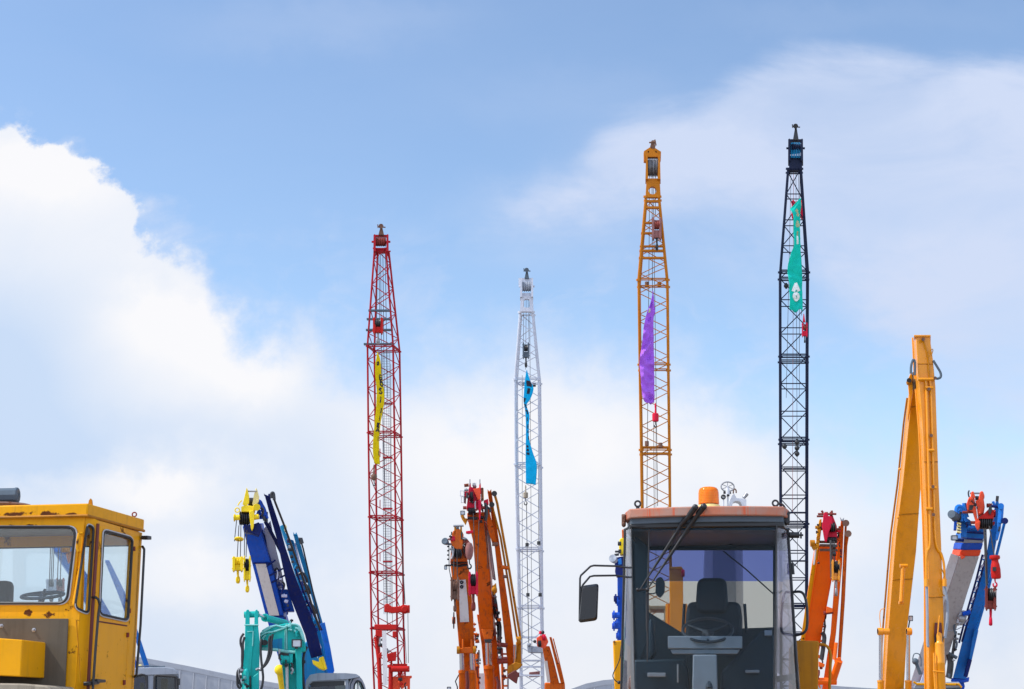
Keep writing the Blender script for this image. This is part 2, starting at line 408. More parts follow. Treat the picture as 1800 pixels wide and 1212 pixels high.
def YL(y0, Y0, y1, Y1): return lambda y: Y0 + (Y1 - Y0) * (y - y0) / (y1 - y0)
def Q(lst, Y):
    return [P(x, y, Y(y) if callable(Y) else Y) for x, y in lst]
def roundpoly(pts, r, n=5):
    out = []; m = len(pts)
    for i in range(m):
        p0, p, p1 = Vector(pts[i - 1]), Vector(pts[i]), Vector(pts[(i + 1) % m])
        a = (p0 - p); b = (p1 - p); ra = min(r, a.length * .48, b.length * .48)
        a = p + a.normalized() * ra; b = p + b.normalized() * ra
        for k in range(n + 1):
            t = k / n; q = a * (1 - t) ** 2 + p * 2 * t * (1 - t) + b * t * t; out.append(tuple(q))
    return out
def resample(lst, n):
    # evenly spaced points on a Catmull-Rom curve
    L = [Vector(p) for p in lst]; out = []
    segs = len(L) - 1
    for i in range(n):
        t = i / (n - 1) * segs; k = min(int(t), segs - 1); f = t - k
        p0, p1, p2, p3 = L[max(k - 1, 0)], L[k], L[k + 1], L[min(k + 2, segs)]
        out.append(.5 * ((2 * p1) + (p2 - p0) * f + (2 * p0 - 5 * p1 + 4 * p2 - p3) * f * f + (3 * p1 - p0 - 3 * p2 + p3) * f ** 3))
    return out
def interp(lst, y):
    if y <= lst[0][0]: return lst[0][1]
    for (a, va), (b, vb) in zip(lst, lst[1:]):
        if y <= b: return va + (vb - va) * (y - a) / (b - a)
    return lst[-1][1]

# ------------------------------------------------------------------ ground and far sheds
g = MB(); g.add([(-900, -120, 0), (900, -120, 0), (900, 3000, 0), (-900, 3000, 0)], [(0, 1, 2, 3)]); structure('ground', g, 'ground')

def shed(name, label, roof_px, Y, depth):
    pts = [P(x, y, Y) for x, y in roof_px]
    base = Vector(((pts[0].x + pts[-1].x) / 2, Y, 0))
    T = thing(name, label, 'warehouse', base)
    w = MB(); w.prism([Vector((pts[0].x + .3, Y + .04, 0))] + [p + Vector((0, .04, -.3)) for p in pts] + [Vector((pts[-1].x - .3, Y + .04, 0))], (0, depth - .6, 0))
    part('wall', w, 'roof_sheet', T)
    r = MB(); n = len(pts)
    r.prism(pts + [p - Vector((0, 0, .45)) for p in reversed(pts)], (0, depth, 0)); part('roof', r, 'roof_sheet', T, smooth=60)
    s = MB()
    for a, b in zip(pts, pts[1:]):
        k = max(1, int((b - a).length / 1.1))
        for i in range(k):
            q = a + (b - a) * (i + .5) / k
            s.tube([Vector((q.x, Y - .05, q.z - .5)), Vector((q.x, Y - .05, max(0, q.z - 8)))], .05, 4)
    part('wall_ribs', s, 'roof_sheet', T)
    return T
shed('warehouse', 'long grey corrugated shed with a sloping roof behind the yellow crane cab', [(-60, 1128), (60, 1134), (160, 1143), (255, 1157), (330, 1171), (420, 1190), (520, 1207)], 150, 30)
shed('warehouse', 'low grey shed with a vaulted roof behind the wheel loader', [(975, 1225), (1005, 1211), (1030, 1202), (1060, 1196), (1095, 1193), (1200, 1190), (1300, 1192), (1400, 1199), (1480, 1207), (1545, 1211), (1600, 1225)], 150, 30)

# ------------------------------------------------------------------ undercarriages (mostly below the frame)
def carrier(T, x, y, width, length, top, mat, yaw=0.0, crawler=False):
    m = Matrix.Rotation(yaw, 3, 'Z'); o = Vector((x, y, 0)); t = lambda a, b, c: o + m @ Vector((a, b, c))
    d = MB()
    sec = [(-length / 2, .8), (-length / 2 + .5, 1.0), (length / 2 - .5, 1.0), (length / 2, .8)]
    prof = [t(-width / 2, b, .75) for b, h in sec]
    d.loft([t(-width / 2, b, .7) for b, h in sec], [t(width / 2, b, .7) for b, h in sec], [Vector((0, 0, h * .62)) for b, h in sec])
    d.box(t(0, .4, 1.35), width * .62, length * .45, .12, yaw)
    part('chassis', d, mat, T, .03)
    u = MB(); u.prism([t(-width * .42, -length * .22, 1.42), t(width * .42, -length * .22, 1.42), t(width * .42, length * .36, 1.42), t(-width * .42, length * .36, 1.42)], (0, 0, top - 1.42))
    part('engine_house', u, mat, T, .06)
    if crawler:
        for sx in (-1, 1):
            c = MB(); pr = []
            for k in range(20):
                a = 2 * math.pi * k / 20; pr.append(t(sx * width * .62 - .4, math.cos(a) * .6 + (length / 2 - .2) * (1 if math.cos(a) > 0 else -1), .62 + math.sin(a) * .6))
            c.prism(pr, m @ Vector((.8, 0, 0))); part('crawler_track', c, 'tyre', T, .04)
    else:
        for sx in (-1, 1):
            for k in (-.36, -.16, .16, .36):
                wv = MB(); c0 = t(sx * width * .5 - .2, length * k, .6)
                ax = m @ Vector((1, 0, 0)); wv.lathe(c0, ax, [(.3, 0), (.52, .0), (.6, .06), (.6, .34), (.52, .4), (.3, .4)], 24)
                part('wheel', wv, 'tyre', T)

# ------------------------------------------------------------------ hooks, ropes, lamps
def hook_curve(mb, x, y0, y1, Y, r, flip=1, edge=False):
    h = (y1 - y0); k = Y / 2900.0; R_ = h * .25; r = max(r, h * k * .085)
    c = (x, y1 - R_)
    pts = [(x, y0), (x, y0 + h * .25)]
    for i in range(9):
        a = R(80 - i * 37); pts.append((x + flip * R_ * .85 * math.cos(a), c[1] - R_ * math.sin(a)))
    if edge: r *= 1.25
    mb.tube([P(x + (a - x) * (.22 if edge else 1), b, Y) + Vector((0, (a - x) * k if edge else 0, 0)) for a, b in pts], [r * .8, r * .8] + [r * (1.1 - abs(i - 4) * .10) for i in range(9)], 8)
def rope(T, pts, Y, r=.014, name='hoist_rope', mat='rope'):
    mb = MB(); mb.tube(Q(pts, Y), r, 6); return part(name, mb, mat, T)
def hook_block(label, x, w, y0, y1, yh, Y, mat='crimson', inner='black', hookmat='rusty_red', group=None, th=None, edge=True):
    k = Y / 2900.0; wm = w * k; th = th or wm * .8
    T = thing('hook_block', label, 'crane hook', P(x, yh, Y), group)
    h = y1 - y0; hw = w / 2
    for sx in (-1, 1):
        mb = MB(); xs = x + sx * hw * .74
        out = [(xs - hw * .26, y0 + h * .10), (xs - hw * .12, y0), (xs + hw * .12, y0), (xs + hw * .26, y0 + h * .10), (xs + hw * .26, y1 - h * .14), (xs + hw * .1, y1), (xs - hw * .1, y1), (xs - hw * .26, y1 - h * .14)]
        mb.pp(out, Y - th / 2, th); part('cheek_plate', mb, mat, T, .012)
    s = MB(); c = P(x, y0 + h * .38, Y); rr = min(h * .34 * k, th * .62)
    s.lathe(c - Vector((wm * .28, 0, 0)), (1, 0, 0), [(rr * .3, 0), (rr, .0), (rr * .86, wm * .09), (rr, wm * .18), (rr * .86, wm * .27), (rr, wm * .36), (rr * .86, wm * .45), (rr, wm * .56), (rr * .3, wm * .56)], 20)
    part('sheave', s, inner, T)
    b = MB(); b.rect(x - hw * .98, y1 - h * .26, x + hw * .98, y1 - h * .06, Y - th * .35, th * .7); b.rect(x - hw * .5, y0 + h * .60, x + hw * .5, y1 - h * .25, Y - th * .3, th * .6)
    for yb in (y0 + h * .16, y1 - h * .16):
        pn = MB(); pn.cyl(P(x - hw * 1.1, yb, Y - th * .2), P(x + hw * 1.1, yb, Y - th * .2), wm * .06, 10); part('pin', pn, mat, T)
    part('crosshead', b, mat, T, .01)
    hk = MB(); hook_curve(hk, x, y1 - h * .08, yh, Y, max(.018, wm * .11), 1, edge); part('hook', hk, hookmat, T)
    return T
def ball_hook(label, x, w, y0, y1, yh, Y, mat='rusty_red', hookmat='black', top=None, cyl=False):
    k = Y / 2900.0; r = w * k / 2
    T = thing('ball_hook', label, 'crane hook', P(x, yh, Y))
    b = MB(); z1 = P(x, y0, Y); h = (y1 - y0) * k
    if cyl: pr = [(r * .25, 0), (r * .8, 0), (r, -h * .08), (r, -h * .9), (r * .8, -h), (r * .25, -h)]
    else: pr = [(r * .25, 0), (r * .62, -h * .06), (r * .95, -h * .28), (r, -h * .5), (r * .85, -h * .78), (r * .45, -h), (r * .2, -h)]
    b.lathe(z1, (0, 0, 1), pr, 20); part('weight', b, mat, T)
    if top:
        s = MB(); s.lathe(P(x, top, Y), (0, 0, 1), [(r * .12, 0), (r * .3, -(y0 - top) * k * .3), (r * .22, -(y0 - top) * k * .6), (r * .35, -(y0 - top) * k)], 12); part('rope_socket', s, mat, T)
    hk = MB(); hook_curve(hk, x, y1, yh, Y, max(.02, r * .2)); part('hook', hk, hookmat, T)
    return T
def sheave_set(mb, x0, x1, y0, y1, Y, n, axis=(1, 0, 0)):
    # a row of rope-grooved wheels side by side on one shaft
    k = Y / 2900.0; c0 = P(x0, (y0 + y1) / 2, Y); r = (y1 - y0) * k / 2; w = (x1 - x0) * k; pr = [(r * .2, 0)]
    for i in range(n):
        a = w * i / n; d = w / n
        pr += [(r, a), (r, a + d * .15), (r * .84, a + d * .5), (r, a + d * .85)]
    pr += [(r, w), (r * .2, w)]
    mb.lathe(c0, axis, pr, 22)
def lamp(T, x0, y0, x1, y1, Y, depth=.2, mat='black'):
    a = MB(); a.plate(Q(roundpoly([(x0, y0), (x1, y0), (x1, y1), (x0, y1)], 1.5), Y), [Q(roundpoly([(x0 + (x1 - x0) * .12, y0 + (y1 - y0) * .12), (x1 - (x1 - x0) * .12, y0 + (y1 - y0) * .12), (x1 - (x1 - x0) * .12, y1 - (y1 - y0) * .12), (x0 + (x1 - x0) * .12, y1 - (y1 - y0) * .12)], 1.5), Y)], (0, depth * .3, 0))
    a.pp([(x0 + .3, y0 + .3), (x1 - .3, y0 + .3), (x1 - .3, y1 - .3), (x0 + .3, y1 - .3)], Y + depth * .3, depth * .7)
    o = part('work_lamp', a, mat, T)
    l = MB(); l.rect(x0 + (x1 - x0) * .1, y0 + (y1 - y0) * .1, x1 - (x1 - x0) * .1, y1 - (y1 - y0) * .1, Y + depth * .1, depth * .15); part('lens', l, 'lamp_glass', o)
    return o

def plane_pick(pt, nrm):
    e = Vector((0, 0, EYE))
    def f(x, y, off=0.0):
        d = ray(x, y); return e + d * ((pt + nrm * off - e).dot(nrm) / d.dot(nrm))
    return f
def window(T, outline, nrm, mat, gasket_r=.014, bead=True, name='window'):
    p = MB(); p.plate([q - nrm * .01 for q in outline], [], -nrm * .006); w = part(name, p, mat, T)
    gk = MB(); gk.tube([q + nrm * .004 for q in outline], gasket_r, 6, True); part('gasket', gk, 'rubber', w)
    if bead:
        c = sum(outline, Vector()) / len(outline); b = MB()
        b.tube([q + (q - c).normalized() * gasket_r * 1.25 + nrm * .006 for q in outline], gasket_r * .5, 6, True); part('trim_bead', b, 'gasket_white', w)
    return w

def clutter(T, a, b, Y, n, spread, seed, mats=('black', 'dull_steel', 'rusty_red'), scale=1.0):
    # the hoses, clamps and valve blocks that crowd a boom's edge
    rnd = random.Random(seed); k = Y / 2900.0
    for i in range(n):
        f = (i + rnd.random() * .8) / n; x = a[0] + (b[0] - a[0]) * f + rnd.uniform(-spread, spread); y = a[1] + (b[1] - a[1]) * f; m_ = rnd.choice(mats); d = Y + rnd.uniform(-.15, .15)
        kind = rnd.random(); m = MB()
        if kind < .34:
            w, h = rnd.uniform(1.2, 2.8) * scale, rnd.uniform(1.2, 3.2) * scale
            m.pp([(x - w, y - h), (x + w, y - h * .8), (x + w, y + h), (x, y + h * 1.2), (x - w, y + h)], d, .18); nm = 'valve_block'
        elif kind < .62:
            w = rnd.uniform(2, 5) * scale; m.tube(Q([(x - w, y + rnd.uniform(-1, 1)), (x + w, y + rnd.uniform(-1, 1))], d), rnd.uniform(.025, .05) * Y / 50, 8); m.cyl(P(x - .6, y, d - .02), P(x + .6, y, d - .02), .06 * Y / 50, 10); nm = 'pipe_fitting'
        else:
            h = rnd.uniform(5, 11) * scale; w = rnd.uniform(-4, 4) * scale
            m.tube(resample(Q([(x, y - h), (x + w, y - h * .4), (x + w * .6, y + h * .5), (x - w * .2, y + h)], d), 12), rnd.uniform(.018, .035) * Y / 50, 6); nm = 'hydraulic_hose'
        part(nm, m, m_, T, .006 if kind < .34 else 0)

# ================================================================== yellow crane cab at the left edge
def yellow_crane():
    fu = Vector((-.985, .172, 0)).normalized(); sv = Vector((.172, .985, 0)).normalized(); UP = Vector((0, 0, 1))
    cv = Vector((.55, .835, 0)).normalized(); nF = -sv; nC = Vector((cv.y, -cv.x, 0)); nS = -fu
    C = P(150, 909, 13.0)
    FP = plane_pick(C, nF); CHP = plane_pick(C, nC)
    S0 = CHP(172, 920); SPk = plane_pick(S0, nS); D = SPk(247.5, 938)
    RP = plane_pick(D, nF)
    T = thing('mobile_crane', 'old yellow crane cab with rust spots and large rubber-sealed windows at the left edge', 'crane', (C.x - .8, C.y + .7, 0))
    RB = 1300
    t = .035
    sp = [(lambda q, rx, rz: (q.x, q.y, q.z, rx, rz))(FP(x, y) - ORG[T], rx, rz) for x, y, rx, rz in [(52, 903, .09, .03), (95, 905, .16, .022), (20, 905, .12, .02), (125, 906, .06, .015), (50, 1078, .05, .035), (90, 1080, .09, .03), (60, 923, .2, .01)]]
    M['cab_yellow_worn'] = paint('cab_yellow_rusted', (.78, .345, .003), .42, .12, .2, .10, 1.6, spots=sp)
    # front wall with windscreen opening
    ws = roundpoly([(-150, 927), (134, 927), (118, 1061), (-150, 1061)], 17, 6)
    front = MB(); front.plate([FP(-170, 905), FP(150, 905), FP(127, RB), FP(-170, RB)], [[FP(x, y) for x, y in ws]], sv * t)
    part('front_panel', front, 'cab_yellow_worn', T)
    window(T, [FP(x, y) for x, y in ws], nF, 'cab_glass', .013, name='windscreen')
    # corner panel with quarter light
    qw = roundpoly([(153, 923), (164, 928), (155, 1079), (131, 1068)], 9, 5)
    ch = MB(); ch.plate([CHP(150.5, 905), CHP(172, 915), CHP(154, RB), CHP(128, RB)], [[CHP(x, y) for x, y in qw]], -nC * t)
    part('corner_panel', ch, 'cab_yellow', T)
    window(T, [CHP(x, y) for x, y in qw], nC, 'cab_glass', .010, name='quarter_window')
    # side wall, door
    dw = roundpoly([(181, 933), (232, 947), (224, 1091), (174, 1080)], 8, 5)
    sw = MB(); sw.plate([SPk(172, 915), SPk(250, 937), SPk(230, RB), SPk(153, RB)], [[SPk(x, y) for x, y in [(176, 927), (235, 943), (219, 1220), (158, 1216)]]], -nS * t)
    part('side_panel', sw, 'cab_yellow', T)
    door = MB(); door.plate([SPk(x, y, .012) for x, y in [(176.8, 924.5), (235.5, 941), (219, 1222), (158.5, 1217)]], [[SPk(x, y, .012) for x, y in dw]], -nS * .03)
    dr = part('door', door, 'cab_yellow', T, .006)
    lip = MB(); lip.tube([SPk(x, y, .012) for x, y in [(171, 1092.5), (223, 1100.5)]], .006, 5); part('seam', lip, 'dark_red', dr)
    window(T, [SPk(x, y, .014) for x, y in dw], nS, 'cab_glass', .012, name='door_window')
    for y in (965, 1074, 1116.5, 1200):
        h = MB(); x = interp([(930, 238), (1212, 217.5)], y); h.tube([SPk(x, y - 4, .02), SPk(x, y + 4, .02)], .013, 8); part('hinge', h, 'rusty_red', dr)
    rail = MB(); rail.tube([SPk(x, y, .02) for x, y in [(172.2, 921), (163, 1066), (154.5, 1216)]], .014, 6); part('door_gutter', rail, 'dark_red', T)
    # roof
    zt = P(154, 886, 13.0).z; zb = P(151, 909, 13.0).z
    ov = .035
    A = C - sv * ov - fu * .0; B = D + nS * .02 + sv * .02
    A2 = A + Vector((.03, 0, 0)); Lf = 1.75
    plan = [A2, B, B + fu * Lf, A2 + fu * Lf]
    ro = MB(); ro.loft([Vector((plan[0].x, plan[0].y, zb)), Vector((plan[0].x, plan[0].y, zt))], [Vector((plan[1].x, plan[1].y, zb)), Vector((plan[1].x, plan[1].y, zt))], [plan[3] - plan[0], plan[3] - plan[0]])
    ro = MB(); ro.prism([Vector((q.x, q.y, zb)) for q in plan], (0, 0, zt - zb))
    part('roof', ro, 'cab_yellow_worn', T, .012)
    gut = MB(); gut.tube([Vector((q.x, q.y, zb + .006)) for q in (plan[3], plan[0], plan[1])], .012, 6); part('roof_gutter', gut, 'ochre', T)
    # rear and far walls
    H0 = C.z - 1.75
    rw = MB(); rwo = [D, D + fu * 1.72, D + fu * 1.72 + Vector((0, 0, -1.75)), D + Vector((0, 0, -1.75))]
    rh = [RP(x, y) for x, y in [(214, 951), (-120, 951), (-120, 1066), (212, 1066)]]
    rh = [D + fu * .09 + Vector((0, 0, -.10)), D + fu * 1.6 + Vector((0, 0, -.10)), D + fu * 1.6 + Vector((0, 0, -.72)), D + fu * .09 + Vector((0, 0, -.72))]
    rw.plate(rwo, [rh], -sv * t); part('rear_panel', rw, 'cab_yellow', T)
    window(T, [q - sv * .02 for q in rh], -nF, 'cab_glass', .012, False, 'rear_window')
    lw0 = C + fu * 1.7; lw1 = D + fu * 1.7
    lw = MB(); lw.plate([lw0, lw1, lw1 + Vector((0, 0, -1.75)), lw0 + Vector((0, 0, -1.75))], [[lw0 + sv * .12 + UP * -.1, lw1 - sv * .1 + UP * -.1, lw1 - sv * .1 + UP * -.72, lw0 + sv * .12 + UP * -.72]], -fu * t)
    part('far_side_panel', lw, 'cab_yellow', T)
    hl = MB(); hl.prism([Vector((q.x, q.y, zb - .03)) for q in (C + sv * .08, D - sv * .06 + fu * .06, D + fu * 1.64 - sv * .06, C + fu * 1.64 + sv * .08)], (0, 0, .02)); part('headlining', hl, 'grey', T)
    fl = MB(); fl.prism([q + Vector((0, 0, -1.5)) for q in (C + fu * .1 + sv * .08, D + fu * .06 - sv * .06, D + fu * 1.64 - sv * .06, C + fu * 1.64 + sv * .08)], (0, 0, .06)); part('floor', fl, 'umber', T)
    # cab furniture
    q = plane_pick(C + sv * .34, nF)(75, 1047)
    st = MB(); ax = Vector((-sv.x * .22, -sv.y * .22, .95)); st.ring(q, ax, .165, .014, 28, 8); st.tube([q, q - UP * .05 + sv * -.02, q - UP * .7 - sv * .12], [.03, .025, .03], 8)
    for an in (0, 2.1, 4.2):
        u = ax.orthogonal().normalized(); w = ax.normalized().cross(u); st.tube([q, q + (u * math.cos(an) + w * math.sin(an)) * .16], .008, 6)
    st.tube([q + UP * .01, q + UP * .05 + fu * -.02], .012, 6)
    part('steering_wheel', st, 'slate', T)
    se = MB(); b = plane_pick(C + sv * .62, nF)(-6, 1020)
    se.prism(roundpoly([b + fu * .28 - UP * .02, b - fu * .11, b - fu * .13 - UP * .6, b + fu * .3 - UP * .6], .06), sv * .12); se.prism([b + fu * .3 - UP * .55 - sv * .35, b - fu * .13 - UP * .55 - sv * .35, b - fu * .13 - UP * .55 + sv * .1, b + fu * .3 - UP * .55 + sv * .1], UP * -.12)
    part('seat', se, 'seat', T, .03)
    # grab rails, latch, lamp
    gr = MB(); gr.tube([SPk(x, y, o) for x, y, o in [(162, 1050.5, .01), (168, 1050.5, .05), (173, 1054, .07), (175.3, 1064, .075), (172.5, 1084, .075), (168, 1140, .075), (162, 1230, .075)]], .0108, 10); part('grab_rail', gr, 'black', T)
    gl = MB(); gl.tube([SPk(x, y, o) for x, y, o in [(250.5, 961, .01), (253.5, 966, .04), (253.2, 975, .05), (247, 1100, .05), (240, 1186, .05), (236.5, 1190, .01)]], .0108, 10); part('grab_rail', gl, 'black', T)
    la = MB(); la.prism([SPk(x, y, .02) for x, y in [(146, 1199), (165, 1197), (165, 1203), (146, 1206)]], nS * .05); la.prism([SPk(x, y, .02) for x, y in [(160, 1194), (175, 1195), (175, 1200), (160, 1201)]], nS * .055); part('door_latch', la, 'black', T, .006)
    ml = MB(); ml.prism([SPk(x, y, .01) for x, y in [(247.5, 942), (255, 943), (255, 949.5), (247.5, 949)]], nS * .06); part('marker_lamp', ml, 'black', T, .006)
    hb = MB(); hb.tube([FP(x, y, o) for x, y, o in [(144, 938, .01), (138, 939, .05), (136.5, 948, .055), (135, 962, .055), (137, 969, .05), (139, 970, .01)]], .0095, 8); part('hand_grip', hb, 'cab_yellow', T)
    # roof fittings
    e1 = MB(); p0 = SPk(236, 908, -.03); p0.z = zt; e1.ring(p0 + UP * .03, sv, .018, .006, 16, 6); part('lifting_eye', e1, 'rusty_red', T)
    e2 = MB(); p0 = C + sv * .12 + fu * .02; p0.z = zt; e2.prism([p0 + fu * .02, p0 - fu * .02, p0 - fu * .012 + UP * .045, p0 + UP * .06, p0 + fu * .012 + UP * .045], sv * .012); part('lifting_lug', e2, 'ochre', T)
    q = FP(-13, 884) + sv * .25; q.z = zt
    bp = MB(); bp.lathe(q + UP * .0, UP, [(.05, 0), (.2, .004), (.215, .03), (.19, .045), (.05, .05)], 24); sl = part('lamp_base', bp, 'brown_rust', T)
    wl = MB(); c = q + UP * .115 - Vector((.09, 0, 0)); wl.lathe(c, (1, 0, .02), [(.03, -.18), (.07, -.17), (.078, 0), (.078, .18), (.083, .185), (.083, .205), (.07, .215), (.02, .215)], 10); wl.v = [c + (q - c) * .82 for q in wl.v]; part('roof_lamp', wl, 'slate', T, smooth=20)
    # lower front: umber panel, yellow box, hose
    pn = MB(); pn.prism([FP(x, y, .012) for x, y in [(-170, 1088), (121, 1088), (111, RB), (-170, RB)]], nF * .012); pp_ = part('engine_cover', pn, 'umber', T, .004)
    for x, y in [(60, 1108), (55, 1149), (3, 1101), (-40, 1140)]:
        bo = MB(); bo.lathe(FP(x, y, .02), nF, [(.018, 0), (.018, .006), (.011, .008), (.011, .02), (.002, .022)], 6); part('bolt', bo, 'dull_steel', pp_)
    se2 = MB(); se2.tube([FP(x, y, .002) for x, y in [(134, 1091), (138, 1140), (142, 1200)]], .003, 5); part('panel_seam', se2, 'ochre', T)
    bx = MB(); f0 = plane_pick(C - sv * .42, nF)
    bx.prism([f0(x, y) for x, y in [(-90, 1116), (39, 1125), (36, 1190), (-90, 1184)]], sv * .41); part('battery_box', bx, 'cab_yellow', T, .008)
    hs = MB(); f1 = plane_pick(C - sv * .5, nF); hs.prism(roundpoly([f1(x, y) for x, y in [(-90, 1200), (40, 1202), (84, 1206), (92, 1216), (90, RB + 30), (-90, RB + 30)]], .02), sv * .45); part('deck_plate', hs, 'dusty', T, .02)
    carrier(T, C.x - .9, C.y + 1.3, 2.0, 4.2, 1.75, 'umber')
    zf = Vector((0, 0, 0))
    return T
yellow_crane()

# ================================================================== wheel loader in front
def loader():
    phi = math.atan2(340, 2840); a = Vector((math.sin(phi), math.cos(phi), 0)); r = Vector((a.y, -a.x, 0)); UP = Vector((0, 0, 1))
    C = P(1240, 1000, 14.0); pk = {}
    def LP(x, y, b):
        if b not in pk: pk[b] = plane_pick(C + a * b, -a)
        return pk[b](x, y)
    def lp(lst, b): return [LP(x, y, b) for x, y in lst]
    T = thing('wheel_loader', 'wheel loader with a tall glazed cab, faded orange roof visor and amber beacon', 'loader', (C.x + a.x, C.y + a.y, 0))
    BT = 1290
    # glazing
    w = MB(); w.plate(lp([(1111, 927), (1364, 925), (1358.5, BT), (1119, BT)], 0), [], a * .006); ws = part('windscreen', w, 'loader_glass', T)
    for nm, pts in (('left', [(1109, 928, 0), (1098.5, 934, .3), (1090, BT, .3), (1117, BT, 0)]), ('right', [(1366, 926, 0), (1385, 934, .3), (1408, BT, .3), (1360.5, BT, 0)])):
        v = [LP(*q) for q in pts]; s = MB(); s.prism(v, a * .006); part('corner_window', s, 'pale_strip_glass' if nm == 'left' else 'strip_glass', T)
    # frame
    fr = MB()
    for pts, rad in (([(1098.5, 930, .3), (1090, BT, .3)], .010), ([(1385, 930, .3), (1408, BT, .3)], .012), ([(1365, 924, -.004), (1359.5, BT, -.004)], .008), ([(1110, 926, 0), (1118, BT, 0)], .003),
                     ([(1099, 931, .3), (1110, 926, 0), (1241, 925, -.01), (1365, 924, 0), (1385, 931, .3)], .011)):
        fr.tube([LP(*q) for q in pts], rad, 8)
    part('window_frame', fr, 'black', T)
    # side walls: glass doors
    RL, RR = (1111, 1363)
    for x0, x1 in ((1098.5, RL), (1385, RR)):
        xb0 = 1090 if x0 < 1200 else 1408
        v = [LP(x0, 935, .3), LP(x1, 952, 1.45), LP(x1, 1180, 1.45), LP(xb0 + (2 if x0 < 1200 else -2), 1215, .3)]
        s = MB(); s.prism(v, r * .006); part('side_window', s, 'door_glass', T)
    for x in (RL, RR):
        rp = MB(); rp.tube([LP(x, 935, 1.45), LP(x, 1300, 1.45)], .014, 8); part('rear_pillar', rp, 'interior', T)
    # rear wall with two-tone rear window
    rw = MB(); rw.plate(lp([(RL, 930), (RR, 930), (RR, BT), (RL, BT)], 1.45), [lp([(1140, 967), (1359, 967), (1359, 1103), (1304, 1105), (1303, 1112), (1198, 1112), (1140, 1076)], 1.45)], a * .05)
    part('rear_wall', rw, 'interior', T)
    up = MB(); up.prism(lp([(1139, 966), (1360, 966), (1360, 1022), (1139, 1022)], 1.47), a * .005); rwn = part('rear_window', up, 'violet_glass', T)
    lo = MB(); lo.prism(lp([(1139, 1022.2), (1360, 1022.2), (1360, 1113), (1139, 1113)], 1.47), a * .005); part('lower_pane', lo, 'warm_glass', rwn)
    wi = MB(); wi.tube([LP(x, y, 1.43) for x, y in [(1271, 969), (1310, 1000), (1359, 1044)]], .007, 6); part('rear_wiper', wi, 'black', T)
    ca = MB(); ca.tube(resample([LP(x, y, 1.3) for x, y in [(1180, 962), (1195, 956), (1240, 949.5), (1275, 955), (1310, 966)]], 16), .006, 6); part('roof_cable', ca, 'black', T)
    # roof, visor and ledges
    zt = LP(1241, 890, -.12).z
    def arc(y, b, hw, bow, n=14):
        out = []
        for i in range(n + 1):
            s = -1 + 2 * i / n; c0 = LP(1241.5, y, b); out.append(c0 + r * hw * s + a * bow * s * s)
        return out
    k = 14.0 / 2850
    vis = MB(); fpts = arc(890, -.14, 133 * k, .10); f2 = arc(906.5, -.14, 133 * k, .10)
    top = [LP(1241.5, 890, -.14) + r * (-143.5 * k) + a * .34] + fpts + [LP(1241.5, 890, -.14) + r * (143.5 * k) + a * .34]
    dz = (fpts[0] - f2[0]).length
    loop = top + [top[-1] + a * 1.5 - r * .07, top[0] + a * 1.5 + r * .07]
    vis.prism(loop, (0, 0, -dz)); part('roof_visor', vis, 'visor', T, .01)
    for y0, y1, b, hw, bow, m_ in ((906.8, 918, -.085, 131, .09, 'slate'), (918.2, 926.5, -.05, 132.5, .06, 'black')):
        s = MB(); f = arc(y0, b, hw * k, bow); d = (LP(1241, y0, b) - LP(1241, y1, b)).length
        ends = [f[0] + a * .33 - r * .045, ] + f + [f[-1] + a * .33 + r * .045]
        lp2 = ends + [ends[-1] + a * 1.3 - r * .06, ends[0] + a * 1.3 + r * .06]
        s.prism(lp2, (0, 0, -d)); part('roof_ledge', s, m_, T, .006)
    for x0, x1, y0, y1, m_ in ((1092.5, 1099.5, 904, 926, 'brown_rust'), (1376, 1388.5, 899, 923, 'black')):
        s = MB(); s.prism(lp([(x0, y0), (x1, y0), (x1, y1 - 3), ((x0 + x1) / 2, y1), (x0, y1 - 2)], .12), a * .08); s.cyl(LP((x0 + x1) / 2, y0 + 5, .1), LP((x0 + x1) / 2, y0 + 5, .08), .014, 10); s.cyl(LP((x0 + x1) / 2, y1 - 5, .1), LP((x0 + x1) / 2, y1 - 5, .08), .014, 10)
        part('marker_lamp', s, m_, T, .006)
    for x, y in ((1121, 886), (1363, 885)):
        e = MB(); c = LP(x, y, .1); e.ring(c, a, .024, .0085, 18, 8); e.cyl(c - UP * .03, c - UP * .05, .016, 10); part('lifting_eye', e, 'black', T)
    hz = MB(); hz.tube(resample([LP(x, y, .12) for x, y in [(1363, 893), (1369, 886), (1376, 888), (1381, 896), (1383, 906)]], 14), .009, 8); part('roof_hose', hz, 'black', T)
    # beacon
    bc = LP(1246, 888.5, .2); kk = 14.2 / 2850
    bs = MB(); bs.lathe(bc - UP * .05, UP, [(.05, 0), (.10, .0), (.105, .02), (.092, .05), (.05, .062)], 28); be = part('beacon', bs, 'pale_yellow', T)
    bl = MB(); bl.lathe(bc + UP * .006, UP, [(.03, 0), (.090, 0.004), (.089, .05), (.088, .1), (.084, .125), (.072, .142), (.05, .150), (.004, .153)], 32); part('lens', bl, 'amber', be)
    br = MB(); br.cyl(bc + UP * .02, bc + UP * .09, .028, 14); part('reflector', br, 'dull_steel', be)
